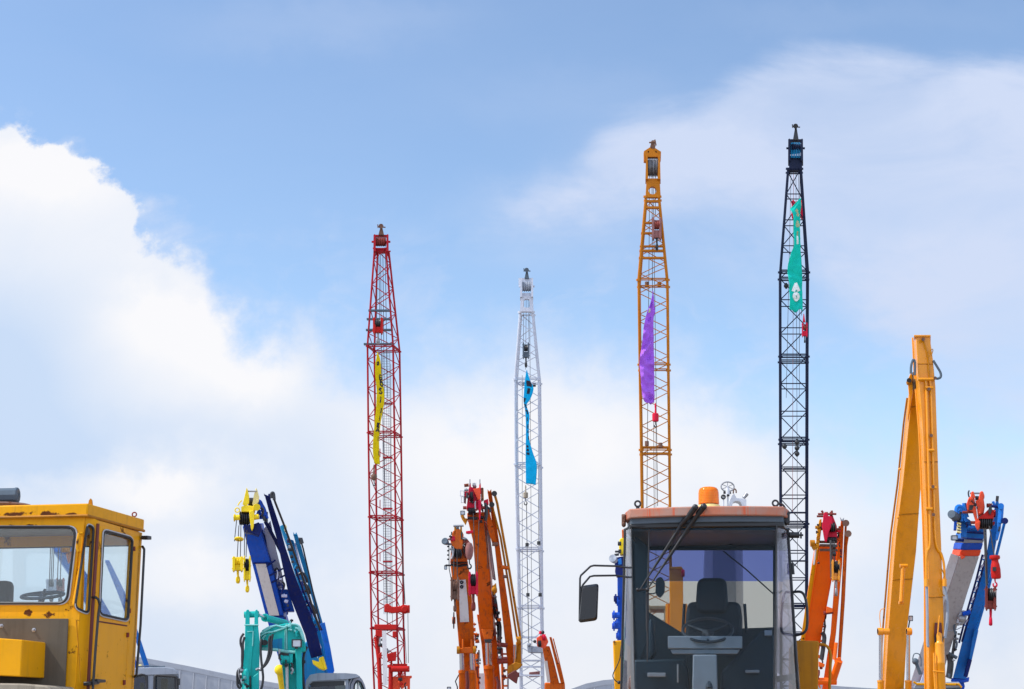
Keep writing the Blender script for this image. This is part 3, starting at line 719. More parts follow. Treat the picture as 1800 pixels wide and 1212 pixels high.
    # wipers
    for pts, rad in (([(1222, 892), (1212, 906), (1196, 924)], [.024, .026, .019]), ([(1237, 891), (1226, 905), (1206, 933)], [.026, .024, .014])):
        s = MB(); s.tube([LP(x, y, -.17 + i * .05) for i, (x, y) in enumerate(pts)], rad, 12); s.ball(LP(pts[0][0], pts[0][1], -.17), rad[0] * 1.08); wp = part('wiper', s, 'black', T)
        x0, y0 = pts[-1]; x1, y1 = ((1125, 1037) if x0 < 1200 else (1139, 1035))
        s = MB(); s.tube([LP(x0 - 0, y0, -.07), LP((x0 + x1) / 2, (y0 + y1) / 2, -.05), LP(x1, y1, -.035)], [.013, .009, .006], 8); part('wiper_arm', s, 'black', wp)
        s = MB(); s.tube([LP(x0 + 6, y0, -.05), LP(x1 + 6, y1 - 9, -.03)], .0035, 6); part('washer_hose', s, 'rubber', wp)
    lk = MB(); lk.tube(lp([(1119, 1037), (1140, 1036), (1137, 1044)], -.03), .009, 8); lk.ball(LP(1121, 1037, -.03), .016); lk.ball(LP(1138, 1037, -.03), .018); lk.ball(LP(1128, 1036, -.03), .012); part('wiper_link', lk, 'black', T)
    bd = MB(); bd.tube(lp([(1141, 930), (1139.5, 1000), (1138.5, 1060), (1138, 1164)], -.012), [.005, .008, .011, .006], 8); bd.tube(lp([(1136.5, 1040), (1136.8, 1110)], -.02), .008, 6); part('wiper_blade', bd, 'rubber', T)
    # mirror and handles
    for pts in ([(1109, 999), (1083, 995.5), (1044, 994.5), (1038, 996), (1021, 1012), (1019.6, 1017), (1018.6, 1092)], [(1109, 1016), (1083, 1012), (1044, 1012.5), (1037, 1014), (1025, 1028), (1021, 1036), (1019.5, 1060)]):
        s = MB(); v = [LP(x, y, .1 if x > 1080 else .02) for x, y in pts]; s.tube(v, .0085, 8); part('mirror_arm', s, 'black', T)
    mo = roundpoly([(1023, 1030), (1052.5, 1026), (1050, 1091), (1017, 1095.5)], 6, 5)
    mi = MB(); f = lp(mo, 0.0); cc = sum(f, Vector()) / len(f)
    nf = len(f); mi.add(f + [cc + (q - cc) * .86 + a * -.035 for q in f] + [cc + (q - cc) * .95 + a * .03 for q in f],
                        [tuple(range(nf, 2 * nf)), tuple(range(3 * nf - 1, 2 * nf - 1, -1))] + [(i, (i + 1) % nf, nf + (i + 1) % nf, nf + i) for i in range(nf)] + [(i, (i + 1) % nf, 2 * nf + (i + 1) % nf, 2 * nf + i) for i in range(nf)])
    part('mirror', mi, 'black', T, smooth=50)
    h = MB(); h.tube(resample([LP(x, y, b) for x, y, b in [(1395, 1041, .3), (1408, 1041, .25), (1415, 1050, .25), (1418.5, 1070, .25), (1419, 1098, .25), (1414, 1112, .25), (1398, 1117.5, .3)]], 24), .0115, 10); part('grab_handle', h, 'black', T)
    h = MB(); h.cyl(LP(1388, 941, .3), LP(1405, 941, .3), .026, 12); h.cyl(LP(1405, 941, .3), LP(1412, 941, .3), .009, 8); h.cyl(LP(1408, 936, .3), LP(1408, 947, .3), .008, 8); h.tube(resample([LP(x, y, .3) for x, y in [(1386, 930), (1391, 933), (1397, 938)]], 8), .005, 6); part('door_hinge', h, 'black', T)
    h = MB(); h.tube(lp([(1392.5, 990), (1394.5, 1010)], .3), .013, 8); part('door_hinge', h, 'black', T)
    h = MB(); h.prism(lp([(1363, 1189), (1401, 1184), (1402, 1195), (1364, 1200)], .28), a * .03); part('door_bar', h, 'black', T)
    # cab interior
    s = MB(); s.prism(roundpoly(lp([(1226, 1016), (1277, 1016), (1280, 1060), (1276, 1078), (1227, 1078), (1223, 1060)], .85), .07), a * .11); hr = part('seat', s, 'seat', T, .03, 60)
    s = MB(); s.prism(roundpoly(lp([(1209, 1058), (1301, 1058), (1305, 1085), (1303, 1150), (1206, 1150), (1205, 1085)], .9), .06), a * .14); part('backrest', s, 'seat', hr, .03, 60)
    for x in (1203, 1309):
        s = MB(); s.tube(lp([(x, 1062), (x + (3 if x > 1250 else -3), 1115)], .95), .014, 8); part('armrest', s, 'seat', hr)
    sw = MB(); c = LP(1244, 1108, .40); ax = (a * -.52 + UP * .85).normalized(); sw.ring(c, ax, .212, .013, 36, 8); u = r; v2 = ax.cross(u)
    for an in (.5, 2.64, 4.71): sw.tube([c - ax * .03, c + (u * math.cos(an) + v2 * math.sin(an)) * .21], [.02, .009], 8)
    sw.lathe(c - ax * .05, ax, [(.02, 0), (.05, .01), (.045, .035), (.02, .045)], 16); sw.cyl(c - ax * .05, c - UP * .5 - a * .2, .03, 10); part('steering_wheel', sw, 'wheel_grey', T)
    s = MB(); s.prism(lp([(1174, 1118.5), (1305, 1118.5), (1305, 1140.5), (1174, 1140.5)], .26), a * .05); s.prism(lp([(1178, 1142), (1301, 1142), (1296, 1150), (1182, 1150)], .28), a * .04); dsh = part('dashboard', s, 'dash', T, .006)
    s = MB(); s.prism(lp([(1218, 1151), (1260, 1151), (1263, BT), (1215, BT)], .2), a * .12); part('steering_column', s, 'dash', T, .012)
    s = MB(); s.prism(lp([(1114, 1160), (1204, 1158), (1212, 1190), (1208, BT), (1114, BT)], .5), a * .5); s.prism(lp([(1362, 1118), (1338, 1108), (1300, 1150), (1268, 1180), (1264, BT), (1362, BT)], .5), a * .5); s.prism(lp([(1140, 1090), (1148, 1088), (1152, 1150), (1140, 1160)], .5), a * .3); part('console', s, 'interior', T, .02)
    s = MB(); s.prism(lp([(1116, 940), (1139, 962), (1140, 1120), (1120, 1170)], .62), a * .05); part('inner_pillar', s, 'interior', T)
    for x0, y0, x1, y1 in ((1138, 1183, 1170, 1190), (1190, 1168, 1193, 1200), (1310, 1178, 1335, 1183), (1344, 1108, 1357, 1118)):
        s = MB(); s.prism(lp([(x0, y0), (x1, y0), (x1, y1), (x0, y1)], .44), a * .05); part('control_lever' if x1 - x0 < 8 else 'switch_panel', s, 'dash' if x0 < 1340 else 'dull_steel', T, .004)
    m = MB(); c = LP(1160, 1033, .12); f = roundpoly(lp([(1153, 1017), (1163, 1014), (1169, 1024), (1168, 1042), (1160, 1052), (1152, 1044)], .12), .02, 4); m.prism(f, a * .05); m.tube(lp([(1139, 1025), (1148, 1024), (1154, 1028)], .13), .006, 6); m.tube(lp([(1139, 1044), (1148, 1044), (1154, 1042)], .13), .006, 6); part('interior_mirror', m, 'black', T, .01)
    hl = MB(); hl.prism([q - UP * .03 for q in (LP(1112, 926, .05), LP(1363, 926, .05), LP(1362, 946, 1.4), LP(1113, 946, 1.4))], UP * .02); part('headlining', hl, 'slate', T)
    # engine hood, fenders, chassis, wheels
    zh = LP(1241, 1118, 1.6).z
    s = MB(); c = C + a * 2.9; s.loft([Vector((c.x, c.y, zh - .02)) - r * .5 - a * 1.35, Vector((c.x, c.y, .95)) - r * .62 - a * 1.35], [Vector((c.x, c.y, zh - .02)) + r * .5 - a * 1.35, Vector((c.x, c.y, .95)) + r * .62 - a * 1.35], [a * 2.5, a * 2.7]); part('engine_hood', s, 'digger_yellow', T, .05)
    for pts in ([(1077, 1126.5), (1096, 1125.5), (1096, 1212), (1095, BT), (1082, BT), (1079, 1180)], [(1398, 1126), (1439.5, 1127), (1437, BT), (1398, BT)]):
        s = MB(); s.prism(lp(pts, .75), a * 1.3); part('rear_fender', s, 'cab_yellow' if pts[0][0] < 1200 else 'ochre', T, .012)  # right fender's yellow darkened to ochre, shade put into the colour
    s = MB(); s.tube(resample(lp([(1437, 1133), (1447, 1133.5), (1455, 1138), (1460, 1151), (1459.5, 1175), (1457, 1240)], .8), 18), .0125, 10); part('hand_rail', s, 'ochre', T)
    s = MB(); s.tube(resample(lp([(1092, 1135), (1089, 1160), (1079, 1182), (1077.5, 1190), (1082, 1197), (1088, 1200)], .7), 18), .005, 6); s.ball(LP(1088, 1200, .7), .016); part('fender_cable', s, 'black', T)
    s = MB(); c = C + a * .7; s.loft([Vector((c.x, c.y, z)) - r * .68 - a * .7 for z in (1.8, .8)], [Vector((c.x, c.y, z)) + r * .68 - a * .7 for z in (1.8, .8)], [a * 2.2, a * 2.2]); part('chassis', s, 'digger_yellow', T, .04)
    for sx in (-1, 1):
        for d in (-.9, 2.6):
            q = C + a * d + r * (sx * .95); q.z = .75; s = MB(); ax = r * sx
            s.lathe(q - ax * .24, ax, [(.3, 0), (.62, 0), (.75, .08), (.75, .4), (.62, .48), (.3, .48)], 28); wh = part('wheel', s, 'tyre', T)
            s = MB(); s.lathe(q - ax * .2, ax, [(.1, .02), (.38, .02), (.34, .36), (.38, .42), (.1, .40)], 24); part('rim', s, 'digger_yellow', wh)
    s = MB(); c = C - a * 1.0; s.box(Vector((c.x, c.y, 1.0)), .7, 1.6, .5, -phi); part('front_frame', s, 'digger_yellow', T, .04)
    return T
loader()

# ================================================================== lattice boom crawler cranes
def lattice_crane(label, mat, sections, off, panel, rc, rb, Yt, Yb, style='zig', planks=(), plankmat=None, foot=1300):
    # sections: (y, x left, x right) outlines from the tip to the foot; each pair is one pinned boom section
    ytop, ybot = sections[0][0], sections[-1][0]
    Yf = YL(ytop, Yt, ybot, Yb)
    xl = [(s[0], s[1]) for s in sections]; xr = [(s[0], s[2]) for s in sections]
    def ringp(y):
        a, b, Y = interp(xl, y), interp(xr, y), Yf(y); tot = b - a; w = tot / (1 + off)
        d = w * Y / 2900.0
        return [P(a, y, Y), P(a + w, y, Y), P(a + off * w + w, y, Y) + Vector((0, d, 0)), P(a + off * w, y, Y) + Vector((0, d, 0))]
    base = P((sections[-1][1] + sections[-1][2]) / 2, ybot, Yb)
    T = thing('lattice_crane', label, 'crane', (base.x, base.y + 1, 0))
    T_ring = ringp
    ph = 0
    for (y0, a0, b0), (y1, a1, b1) in zip(sections, sections[1:]):
        r0, r1 = ringp(y0), ringp(y1)
        lat = MB()
        n = max(1, round((y1 - y0) / (panel * (.85 if (b0 - a0) < (b1 - a1) * .8 else 1))))
        ys = [y0 + (y1 - y0) * i / n for i in range(n + 1)]; rr = [ringp(y) for y in ys]
        for i in range(n):
            for f in range(4):
                A, B = f, (f + 1) % 4
                fl = (i + (0 if f in (0, 2) else 1)) % 2   # front and rear diagonals cross
                p, q = (rr[i][A], rr[i + 1][B]) if fl else (rr[i][B], rr[i + 1][A])
                lat.tube([p, q], rb, 5)
                if style == 'x' and f in (0, 2) : lat.tube([rr[i][A], rr[i][B]], rb * 1.1, 5)
        for e in (0, -1):
            dz = (rr[1][0] - rr[0][0]) * (.06 if e == 0 else -.06)
            for f in range(4): lat.tube([rr[e][f] + dz, rr[e][(f + 1) % 4] + dz], rb * 1.35, 6)
        bs = part('boom_section', lat, mat, T)
        for f in range(4):
            c = MB(); c.tube([r0[f], r1[f]], rc, 8)
            c.cyl(r0[f] + (r1[f] - r0[f]).normalized() * rc * 1.4, r0[f] - (r1[f] - r0[f]).normalized() * rc * .2, rc * 1.9, 8)
            part('chord', c, mat, bs)
    for y, ex, th in planks:
        r = ringp(y); k = Yf(y) / 2900.0; p = MB(); h = th * k / 2
        a, b = r[0] - Vector((ex * k, .05, 0)), r[1] + Vector((ex * k * .3, -.05, 0))
        p.prism([a + Vector((0, 0, h)), b + Vector((0, 0, h)), b - Vector((0, 0, h)), a - Vector((0, 0, h))], (0, .25, 0)); part('cross_beam', p, plankmat or mat, T)
    c = P((sections[-1][1] + sections[-1][2]) / 2, 1285, Yb)
    carrier(T, c.x, Yb + 3.2, 3.4, 7.5, 3.0, mat, 0, True)
    ft = MB(); rb_ = ringp(ybot)
    for q in rb_: ft.tube([q, Vector((c.x + (.7 if q.x > c.x else -.7), Yb + 1.5, 1.6))], rc * 1.2, 8)
    part('boom_foot', ft, mat, T)
    T['yf'] = 0; del T['yf']
    return T, Yf, ringp

def banner(name, label, left, right, wm, Yf, mat, tip, ripple=.05, glyphs=(), inkmat='ink_black', rows=70, cols=9, seed=1, loc=None, hem=None):
    # a long cloth twisting in the wind: where the outline narrows, the cloth turns edge-on
    y0, y1 = left[0][1], left[-1][1]
    L = sorted([(y, x) for x, y in left]); Rr = sorted([(y, x) for x, y in right])
    Ls = resample([(x, y, 0) for y, x in L], 160); Rs = resample([(x, y, 0) for y, x in Rr], 160)
    def at(S, y):
        return interp(sorted([(p[1], p[0]) for p in S]), y)
    yb_l, yb_r = L[-1][0], Rr[-1][0]
    def pt(s, t, o=0.0):
        yl = y0 + (yb_l - y0) * t; yr = y0 + (yb_r - y0) * t; y = yl + (yr - yl) * s
        if hem: y += hem * math.sin(s * 9 + seed) * max(0, t - .9) * 10
        x = at(Ls, min(yl, yb_l)) + (at(Rs, min(yr, yb_r)) - at(Ls, min(yl, yb_l))) * s
        Y = Yf(y); wpx = max(.2, at(Rs, yr) - at(Ls, yl)) * Y / 2900.0
        full = wm * min(1.0, t * 7 + .02); dep = math.sqrt(max(0.0, full * full - wpx * wpx)) * .8
        rp = mnoise.noise(Vector((s * 2.2 + seed, t * 16, seed * 1.7))) * ripple * 2 + math.sin(s * 7 + t * 34 + seed) * ripple * .6 + math.sin(s * 5 - t * 75 + 3 * mnoise.noise(Vector((t * 6, seed, s)))) * ripple * .45
        p = P(x, y, Y - .35); return p + Vector((0, dep * (s - .5) + rp - o, 0))
    m = MB(); vs = [pt(j / cols, i / rows) for i in range(rows + 1) for j in range(cols + 1)]
    fs = [(i * (cols + 1) + j, i * (cols + 1) + j + 1, (i + 1) * (cols + 1) + j + 1, (i + 1) * (cols + 1) + j) for i in range(rows) for j in range(cols)]
    m.add(vs, fs); b = solo(name, m, mat, label, 'banner', pt(.5, 0)); 
    for p in b.data.polygons: p.use_smooth = True
    sm = b.modifiers.new('thick', 'SOLIDIFY'); sm.thickness = .012
    for strokes, (s0, t0, sw, th), inkm, wd in glyphs:
        g = MB()
        for st in strokes:
            for (ax_, ay), (bx, by) in zip(st, st[1:]):
                n = 5
                for k in range(n):
                    q = [(ax_ + (bx - ax_) * f, ay + (by - ay) * f) for f in (k / n, (k + 1) / n)]
                    pr = [pt(min(.99, max(.01, s0 + sw * u)), t0 + th * v, .035) for u, v in q]
                    d = (pr[1] - pr[0]); nrm = Vector((d.z, 0, -d.x)).normalized() * wd
                    if d.length > 1e-5:
                        e = d.normalized() * wd * .5
                        g.prism([pr[0] + nrm - e, pr[1] + nrm + e, pr[1] - nrm + e, pr[0] - nrm - e], (0, .01, 0))
        if g.v: part('letter', g, inkm, b)
    return b
GA = [[(0, 1), (.5, 0), (1, 1)], [(.2, .66), (.8, .66)]]
GO = [[(.5, 0), (.1, .2), (0, .5), (.1, .8), (.5, 1), (.9, .8), (1, .5), (.9, .2), (.5, 0)]]
GC = [[(.95, .2), (.5, 0), (.1, .2), (0, .5), (.1, .8), (.5, 1), (.95, .8)]]
GG = [[(.9, .12), (.4, 0), (0, .35), (.05, .8), (.5, 1), (.95, .8), (.95, .5), (.55, .5)]]
GS = [[(.95, .12), (.4, 0), (.05, .25), (.5, .5), (.95, .72), (.6, 1), (.05, .88)]]
GI = [[(.5, 0), (.5, 1)]]
GE = [[(1, 0), (0, 0), (0, 1), (1, 1)], [(0, .5), (.8, .5)]]
GB_ = [[(0, .15), (1, .15)], [(0, .5), (1, .5)], [(0, .85), (1, .85)]]
GT = [[(0, 0), (1, 0)], [(.5, 0), (.5, 1)]]

def boom_tip(T, Yf, mat, x0, x1, y0, y1, ytip, n_sheave, ropemat='rope', plate=None, darkmat='black'):
    Y = Yf(y1); k = Y / 2900.0; w = x1 - x0; xm = (x0 + x1) / 2
    for xa in (x0, x1 - w * .14):
        s = MB(); s.pp([(xa, y0 + (y1 - y0) * .12), (xa + w * .05, y0), (xa + w * .11, y0), (xa + w * .14, y0 + (y1 - y0) * .12), (xa + w * .15, y1), (xa - w * .01, y1)], Y - .3, 1.1); part('head_plate', s, mat, T)
    s = MB(); sheave_set(s, x0 + w * .16, x1 - w * .16, y0 + (y1 - y0) * .18, y0 + (y1 - y0) * .74, Y + .25, n_sheave); part('sheave', s, darkmat, T)
    s = MB(); s.rect(x0 + w * .02, y0 + (y1 - y0) * .80, x1 - w * .02, y1, Y + .1, .6); s.cyl(P(x0 - w * .12, y0 + (y1 - y0) * .45, Y + .2), P(x1 + w * .12, y0 + (y1 - y0) * .45, Y + .2), .07, 10); s.rect(x0, y0 + 1, x1, y0 + (y1 - y0) * .13, Y + .5, .3); part('head_frame', s, mat, T)
    s = MB(); s.pp([(xm - w * .17, y0 + 1), (xm - w * .06, ytip + (y0 - ytip) * .35), (xm - w * .07, ytip), (xm + w * .08, ytip), (xm + w * .09, ytip + (y0 - ytip) * .3), (xm + w * .20, y0 + 1)], Y + .2, .25)
    s.cyl(P(xm, ytip + 2, Y - .2), P(xm, ytip + 2, Y + .7), .16, 12); s.tube(Q([(xm - w * .2, ytip + 5), (xm - w * .22, ytip - 1)], Y), .035, 6); s.tube(Q([(xm - w * .22, ytip + 3), (xm + w * .3, ytip + 4)], Y), .04, 6)
    part('jib_point', s, plate or darkmat, T)

# ---- red crane
secs = [(436, 658.5, 682), (608, 646, 699.5), (760, 647.5, 702), (908, 649.5, 704), (1006, 651, 705.5), (1104, 653, 706.5), (1300, 662, 713)]
T, Yf, rg = lattice_crane('tall red lattice boom crane with a grey mesh walkway and a yellow banner', 'red_lattice', secs, .19, 24, .062, .030, 102, 108, 'zig',
    [(546, 3, 3), (561, 5, 3), (580, 5, 3), (605, 7, 3)], 'slate')
boom_tip(T, Yf, 'red_lattice', 656.5, 683, 412, 442, 396, 5, darkmat='rusty_red', plate='brown_rust')
for x0, x1 in ((664, 662), (666, 667.5), (669, 671), (673, 675.5), (677, 681)): rope(T, [(x0, 440), (x1, 700 if x0 not in (664, 666) else 560)], 103.4, .022)
rope(T, [(670, 640), (674, 760), (677, 900), (680, 1060), (681, 1110)], 106, .03, 'pendant_line'); rope(T, [(687, 640), (688, 900), (690, 1100)], 107, .016)
wk = MB(); Yw = YL(615, 104.5, 1080, 107.5)
for i in range(5):
    wk.tube([P(672 + i * 3.3, 615, Yw(615)), P(675 + i * 3.1, 1080, Yw(1080))], .012 if i in (1, 2, 3) else .022, 4)
for j in range(100):
    y = 617 + j * 4.6; f = (y - 615) / 465; wk.tube([P(672 + 3 * f, y, Yw(y)), P(685.2 + 2.2 * f, y, Yw(y))], .011, 4)
part('mesh_walkway', wk, 'grey', T)
for y in (708, 803, 893, 986):
    s = MB(); s.rect(673, y, 690, y + 2, 105.4, .4); s.tube(Q([(668, y + 1), (668, y - 14)], 105.4), .03, 5); part('walkway_bracket', s, 'red_lattice', T)
rope(T, [(704, 886), (707, 975), (712, 1062)], 107, .035, 'pendant_line'); rope(T, [(717, 1078), (718, 1166)], 107, .02); rope(T, [(709, 1078), (715, 1166)], 107, .018)
s = MB(); s.pp(roundpoly([(676, 1063), (681, 1061), (690, 1067), (703, 1066), (708, 1063), (716, 1064), (720, 1068), (719.5, 1076), (712, 1079), (704, 1076), (690, 1078), (680, 1076), (675.5, 1076)], 2), 105.6, .5); s.cyl(P(711, 1071, 105.2), P(711, 1071, 106.5), .2, 14); s.rect(715.5, 1064, 720.5, 1077, 105.5, .7); part('spreader', s, 'red', T, .04)
s = MB(); s.rect(684, 1171, 720, 1181, 106, .8); s.rect(690, 1167, 716, 1172, 106.2, .5); s.cyl(P(688, 1176, 105.7), P(718, 1176, 105.7), .16, 12); part('sheave_block', s, 'red', T, .04)
s = MB(); s.pp([(688, 1190), (724, 1188), (724, 1192), (721, 1193), (719, 1300), (715, 1300), (716, 1206), (712, 1206), (708, 1212), (703, 1206), (700, 1300), (690, 1300)], 106.5, .5); part('mast_frame', s, 'red_orange', T, .04)
s = MB(); s.rect(658, 1098, 697, 1107, 105.9, .4); s.pp([(660, 1108), (672, 1108), (672, 1120), (660, 1118)], 105.9, .3); s.rect(690, 1110, 697, 1121, 105.9, .3); part('cross_frame', s, 'red', T, .03)
for pl in ([(665, 1150), (671, 1146), (671, 1158), (665, 1157)], [(680, 1150), (697, 1145), (696, 1162), (682, 1163)]):
    s = MB(); s.pp(pl, 106, .3); part('boom_stop', s, 'red', T, .03)
for pts in ([(661, 1120), (666, 1160), (669, 1230)], [(687, 1170), (686, 1240)]):
    s = MB(); s.tube(Q(pts, 106.5), .14, 8); part('backstop_strut', s, 'red', T)
s = MB(); s.pp([(671.5, 1109), (679, 1109), (681.5, 1204), (673.5, 1206)], 105.2, .12); part('name_board', s, 'panel_white', T)
hook_block('red hook block with a black stripe hung high inside the red lattice boom', 664.5, 18, 558, 586, 604, 101.5, 'red', 'black', 'dull_steel')
ball_hook('rust brown overhaul ball under the yellow banner', 657.5, 11, 833, 845, 854, 104, 'brown_rust', 'black', 817)
clutter(T, (688, 1168), (716, 1210), 106, 10, 7, 22, ('red', 'red_orange', 'black')); clutter(T, (660, 1112), (694, 1165), 106.2, 10, 6, 23, ('red', 'black', 'dull_steel'))
Yr = YL(436, 101.5, 1300, 107)
banner('banner', 'long narrow yellow banner with black lettering hanging on the red lattice boom', [(664, 619), (660.5, 640), (660.5, 662), (662.5, 690), (661.5, 720), (659, 745), (656, 790), (658.5, 816)],
       [(664.6, 619), (668.5, 635), (669, 652), (673.5, 680), (675.2, 700), (672, 722), (667.5, 748), (665.5, 775), (667, 816)], .85, Yr, 'cloth_yellow', 0, .05,
       [(GO, (.28, .09, .3, .03), 'ink_black', .05), (GG, (.55, .20, .4, .05), 'ink_black', .05), (GO, (.55, .26, .4, .045), 'ink_black', .055), (GS, (.35, .325, .35, .05), 'ink_black', .05),
        (GI, (.3, .40, .4, .05), 'ink_black', .05), (GI, (.55, .50, .3, .04), 'ink_black', .07), (GI, (.5, .56, .4, .05), 'ink_black', .04), (GE, (.45, .635, .4, .03), 'ink_black', .06), (GA, (.4, .675, .45, .035), 'ink_black', .06), (GI, (.7, .75, .2, .04), 'ink_black', .03), (GI, (.85, .88, .1, .04), 'ink_black', .03)], seed=2)

# ---- white crane
secs = [(548, 914.5, 937.5), (666, 905.5, 950), (815, 906.5, 951.5), (964, 909.5, 953), (1066, 911.5, 954), (1300, 917, 957)]
T, Yf, rg = lattice_crane('white lattice boom crane with a blue banner, shortest of the four lattice booms', 'white_lattice', secs, .07, 23.5, .085, .030, 112, 117, 'zig')
boom_tip(T, Yf, 'white_lattice', 914.5, 937, 489, 522, 473, 4, darkmat='grey', plate='slate')
s = MB(); s.plate(Q([(915.5, 520), (936.5, 520), (938, 548), (914, 548)], Yf(520)), [Q(roundpoly([(921, 526), (931, 526), (932, 541), (920, 541)], 4), Yf(520))], (0, .3, 0)); part('head_web', s, 'white_lattice', T)
s = MB(); s.rect(911.5, 489, 937, 501, Yf(500) + .5, .12); part('head_shield', s, 'white_lattice', T)
for x0, x1, y1 in ((921, 920, 602), (925, 924, 650), (928, 930, 602), (931, 935, 1150)): rope(T, [(x0, 515), (x1, y1)], 112.8, .018)
rope(T, [(925.5, 885), (927, 1000), (929.5, 1137)], 115, .03, 'pendant_line'); rope(T, [(946, 690), (947, 960), (949, 1050)], 115, .022, 'pendant_line'); rope(T, [(918, 660), (918, 1150)], 116, .018)
for x, y in ((926.5, 958), (928, 1046), (949.5, 1046), (947, 955), (920, 675), (939, 677)):
    s = MB(); s.cyl(P(x, y - 3, 114.6), P(x, y + 3, 114.6), .12, 8); part('pendant_link', s, 'black', T)
for y in (1119, 1160, 1171, 1186):
    s = MB(); s.rect(913, y, 955, y + 3, 116, .3); part('cross_beam', s, 'white_lattice', T)
s = MB(); s.pp([(926, 1136), (945, 1136), (955, 1132), (957, 1148), (940, 1148), (928, 1147)], 115, .7); s.cyl(P(930, 1136, 115), P(930, 1131, 115), .15, 10); part('spreader', s, 'grey', T, .05)
s = MB(); s.pp([(930, 1182), (949, 1180), (949, 1190), (930, 1191)], 116.5, .4); part('boom_stop', s, 'pink_brown', T, .04)
hook_block('dark hook block hung inside the tapering top of the white lattice boom', 924.5, 12, 602, 630, 645, 111.3, 'slate', 'black', 'black')
ball_hook('pale grey weight with a small hook under the blue banner', 924, 8.4, 866, 876, 888, 112, 'dusty', 'black', 853, True)
Yr = YL(548, 111.2, 1300, 116)
banner('banner', 'twisted bright blue banner with dark block lettering on the white lattice boom', [(925.6, 651), (922.5, 672), (921.2, 690), (920.5, 708), (923, 722), (924.5, 745), (924.5, 770), (924, 800), (924.5, 851)],
       [(926.3, 651), (932, 668), (938, 682), (932.5, 700), (926, 711), (931, 728), (930, 745), (930.5, 770), (937, 795), (943.8, 817), (942, 852)], .95, Yr, 'cloth_blue', 0, .02,
       [(GB_, (.32, .10, .5, .035), 'ink_black', .10), (GI, (.2, .17, .4, .03), 'ink_black', .16), (GB_, (.05, .25, .3, .04), 'ink_black', .05), (GT, (.1, .31, .5, .025), 'ink_black', .07), (GT, (.15, .36, .5, .025), 'ink_black', .07), (GI, (.1, .42, .5, .03), 'ink_black', .05), (GI, (.2, .48, .6, .03), 'ink_black', .06), (GI, (.3, .53, .5, .02), 'ink_black', .06), (GI, (.5, .58, .5, .025), 'ink_black', .05),
        (GB_, (.18, .66, .25, .09), 'ink_black', .08)], seed=5)

# ---- orange crane
secs = [(345, 1135.5, 1160.5), (491, 1122.6, 1178), (640, 1124.6, 1179.5), (790, 1127, 1181.5), (940, 1129, 1183), (1300, 1135, 1187)]
T, Yf, rg = lattice_crane('amber lattice boom crane with a purple banner behind the wheel loader', 'orange_lattice', secs, .10, 24.4, .085, .030, 100, 107, 'zig',
    [(354, 1, 3), (365, 2, 3.6), (392, 2, 3), (410, 3, 3), (433, 3, 2.4), (441, 3, 3.6), (453.5, 3, 3.2), (786, 1, 2.4), (798, 1, 2)])
k = Yf(330)
s = MB(); cx, cy = 1147, 335; s.plate(Q([(1137, 314), (1159.5, 314), (1161.5, 347), (1135, 347)], k), [Q([(cx + 7 * math.cos(2 * math.pi * i / 20), cy + 7 * math.sin(2 * math.pi * i / 20)) for i in range(20)], k)], (0, .3, 0)); part('head_web', s, 'orange_lattice', T)
for xa, xb in ((1135, 1138.5), (1156.5, 1160.5)):
    s = MB(); s.pp([(xa + .6, 272), (xb - .3, 272), (xb + .7, 315), (xa - .5, 315)], k - .3, 1.0); part('head_plate', s, 'orange_lattice', T)
for xa, xb in ((1139, 1144), (1145, 1150), (1151, 1156)):
    s = MB(); sheave_set(s, xa, xb, 279, 312, k + .3, 2); part('sheave', s, 'dull_steel', T)
s = MB(); s.plate(Q([(1132, 266), (1146, 257), (1162, 267), (1161.5, 283), (1158, 284), (1156, 276), (1139, 276), (1136, 284), (1132.2, 283)], k - .1), [Q([(1138, 267), (1141, 265), (1141, 268), (1139, 269.5)], k - .1), Q([(1152, 265), (1155, 267), (1154, 269.5), (1152, 268)], k - .1)], (0, .4, 0)); part('head_bracket', s, 'orange_lattice', T)
s = MB(); s.pp([(1144, 262), (1144, 250), (1146, 247), (1150, 247), (1151, 252), (1150, 262)], k, .35); s.tube(Q([(1141, 251), (1153, 250)], k), .05, 6); s.tube(Q([(1151, 246), (1153, 256)], k), .05, 6); s.cyl(P(1147.5, 258, k - .15), P(1147.5, 258, k + .5), .17, 10); part('jib_point', s, 'brown_rust', T)
for x0, x1, y1 in ((1142, 1137, 900), (1146, 1147, 520), (1152, 1152, 380), (1157, 1159, 382), (1148, 1156, 890)): rope(T, [(x0, 310), (x1, y1)], 101 if y1 < 600 else 103.5, .022)
rope(T, [(1153, 752), (1153, 1000)], 102.5, .014); rope(T, [(1149, 740), (1150, 900)], 104, .02)
for x, y in ((1137, 500), (1159, 500), (1137, 780), (1161, 783)):
    s = MB(); s.cyl(P(x, y - 4, 103), P(x, y + 4, 103), .13, 8); part('pendant_link', s, 'brown_rust', T)
hook_block('dark maroon hook block hung inside the amber lattice boom', 1154.5, 17, 382, 420, 439, 100.2, 'pink_brown', 'rusty_red', 'black')
ball_hook('rose red weight with hook under the purple banner', 1152, 11.5, 727, 742, 751, 101, 'crimson', 'black', 709, True)
Yr = YL(345, 99.4, 1300, 106)
banner('banner', 'wide wrinkled purple banner hanging on the amber lattice boom', [(1147.3, 512), (1143, 535), (1137, 550), (1131, 578), (1127.5, 612), (1124, 634), (1126.4, 670), (1130, 702), (1137, 710)],
       [(1147.8, 512), (1151, 532), (1152.5, 547), (1149.5, 560), (1149.8, 600), (1150.4, 640), (1150.8, 675), (1151, 700), (1150, 709)], .95, Yr, 'cloth_purple', 0, .13, [([[(.1, 0), (.9, .9)], [(.5, 0), (.3, 1)]], (.12, .165, .22, .035), 'ink_beige', .05)], seed=9, hem=1.5)

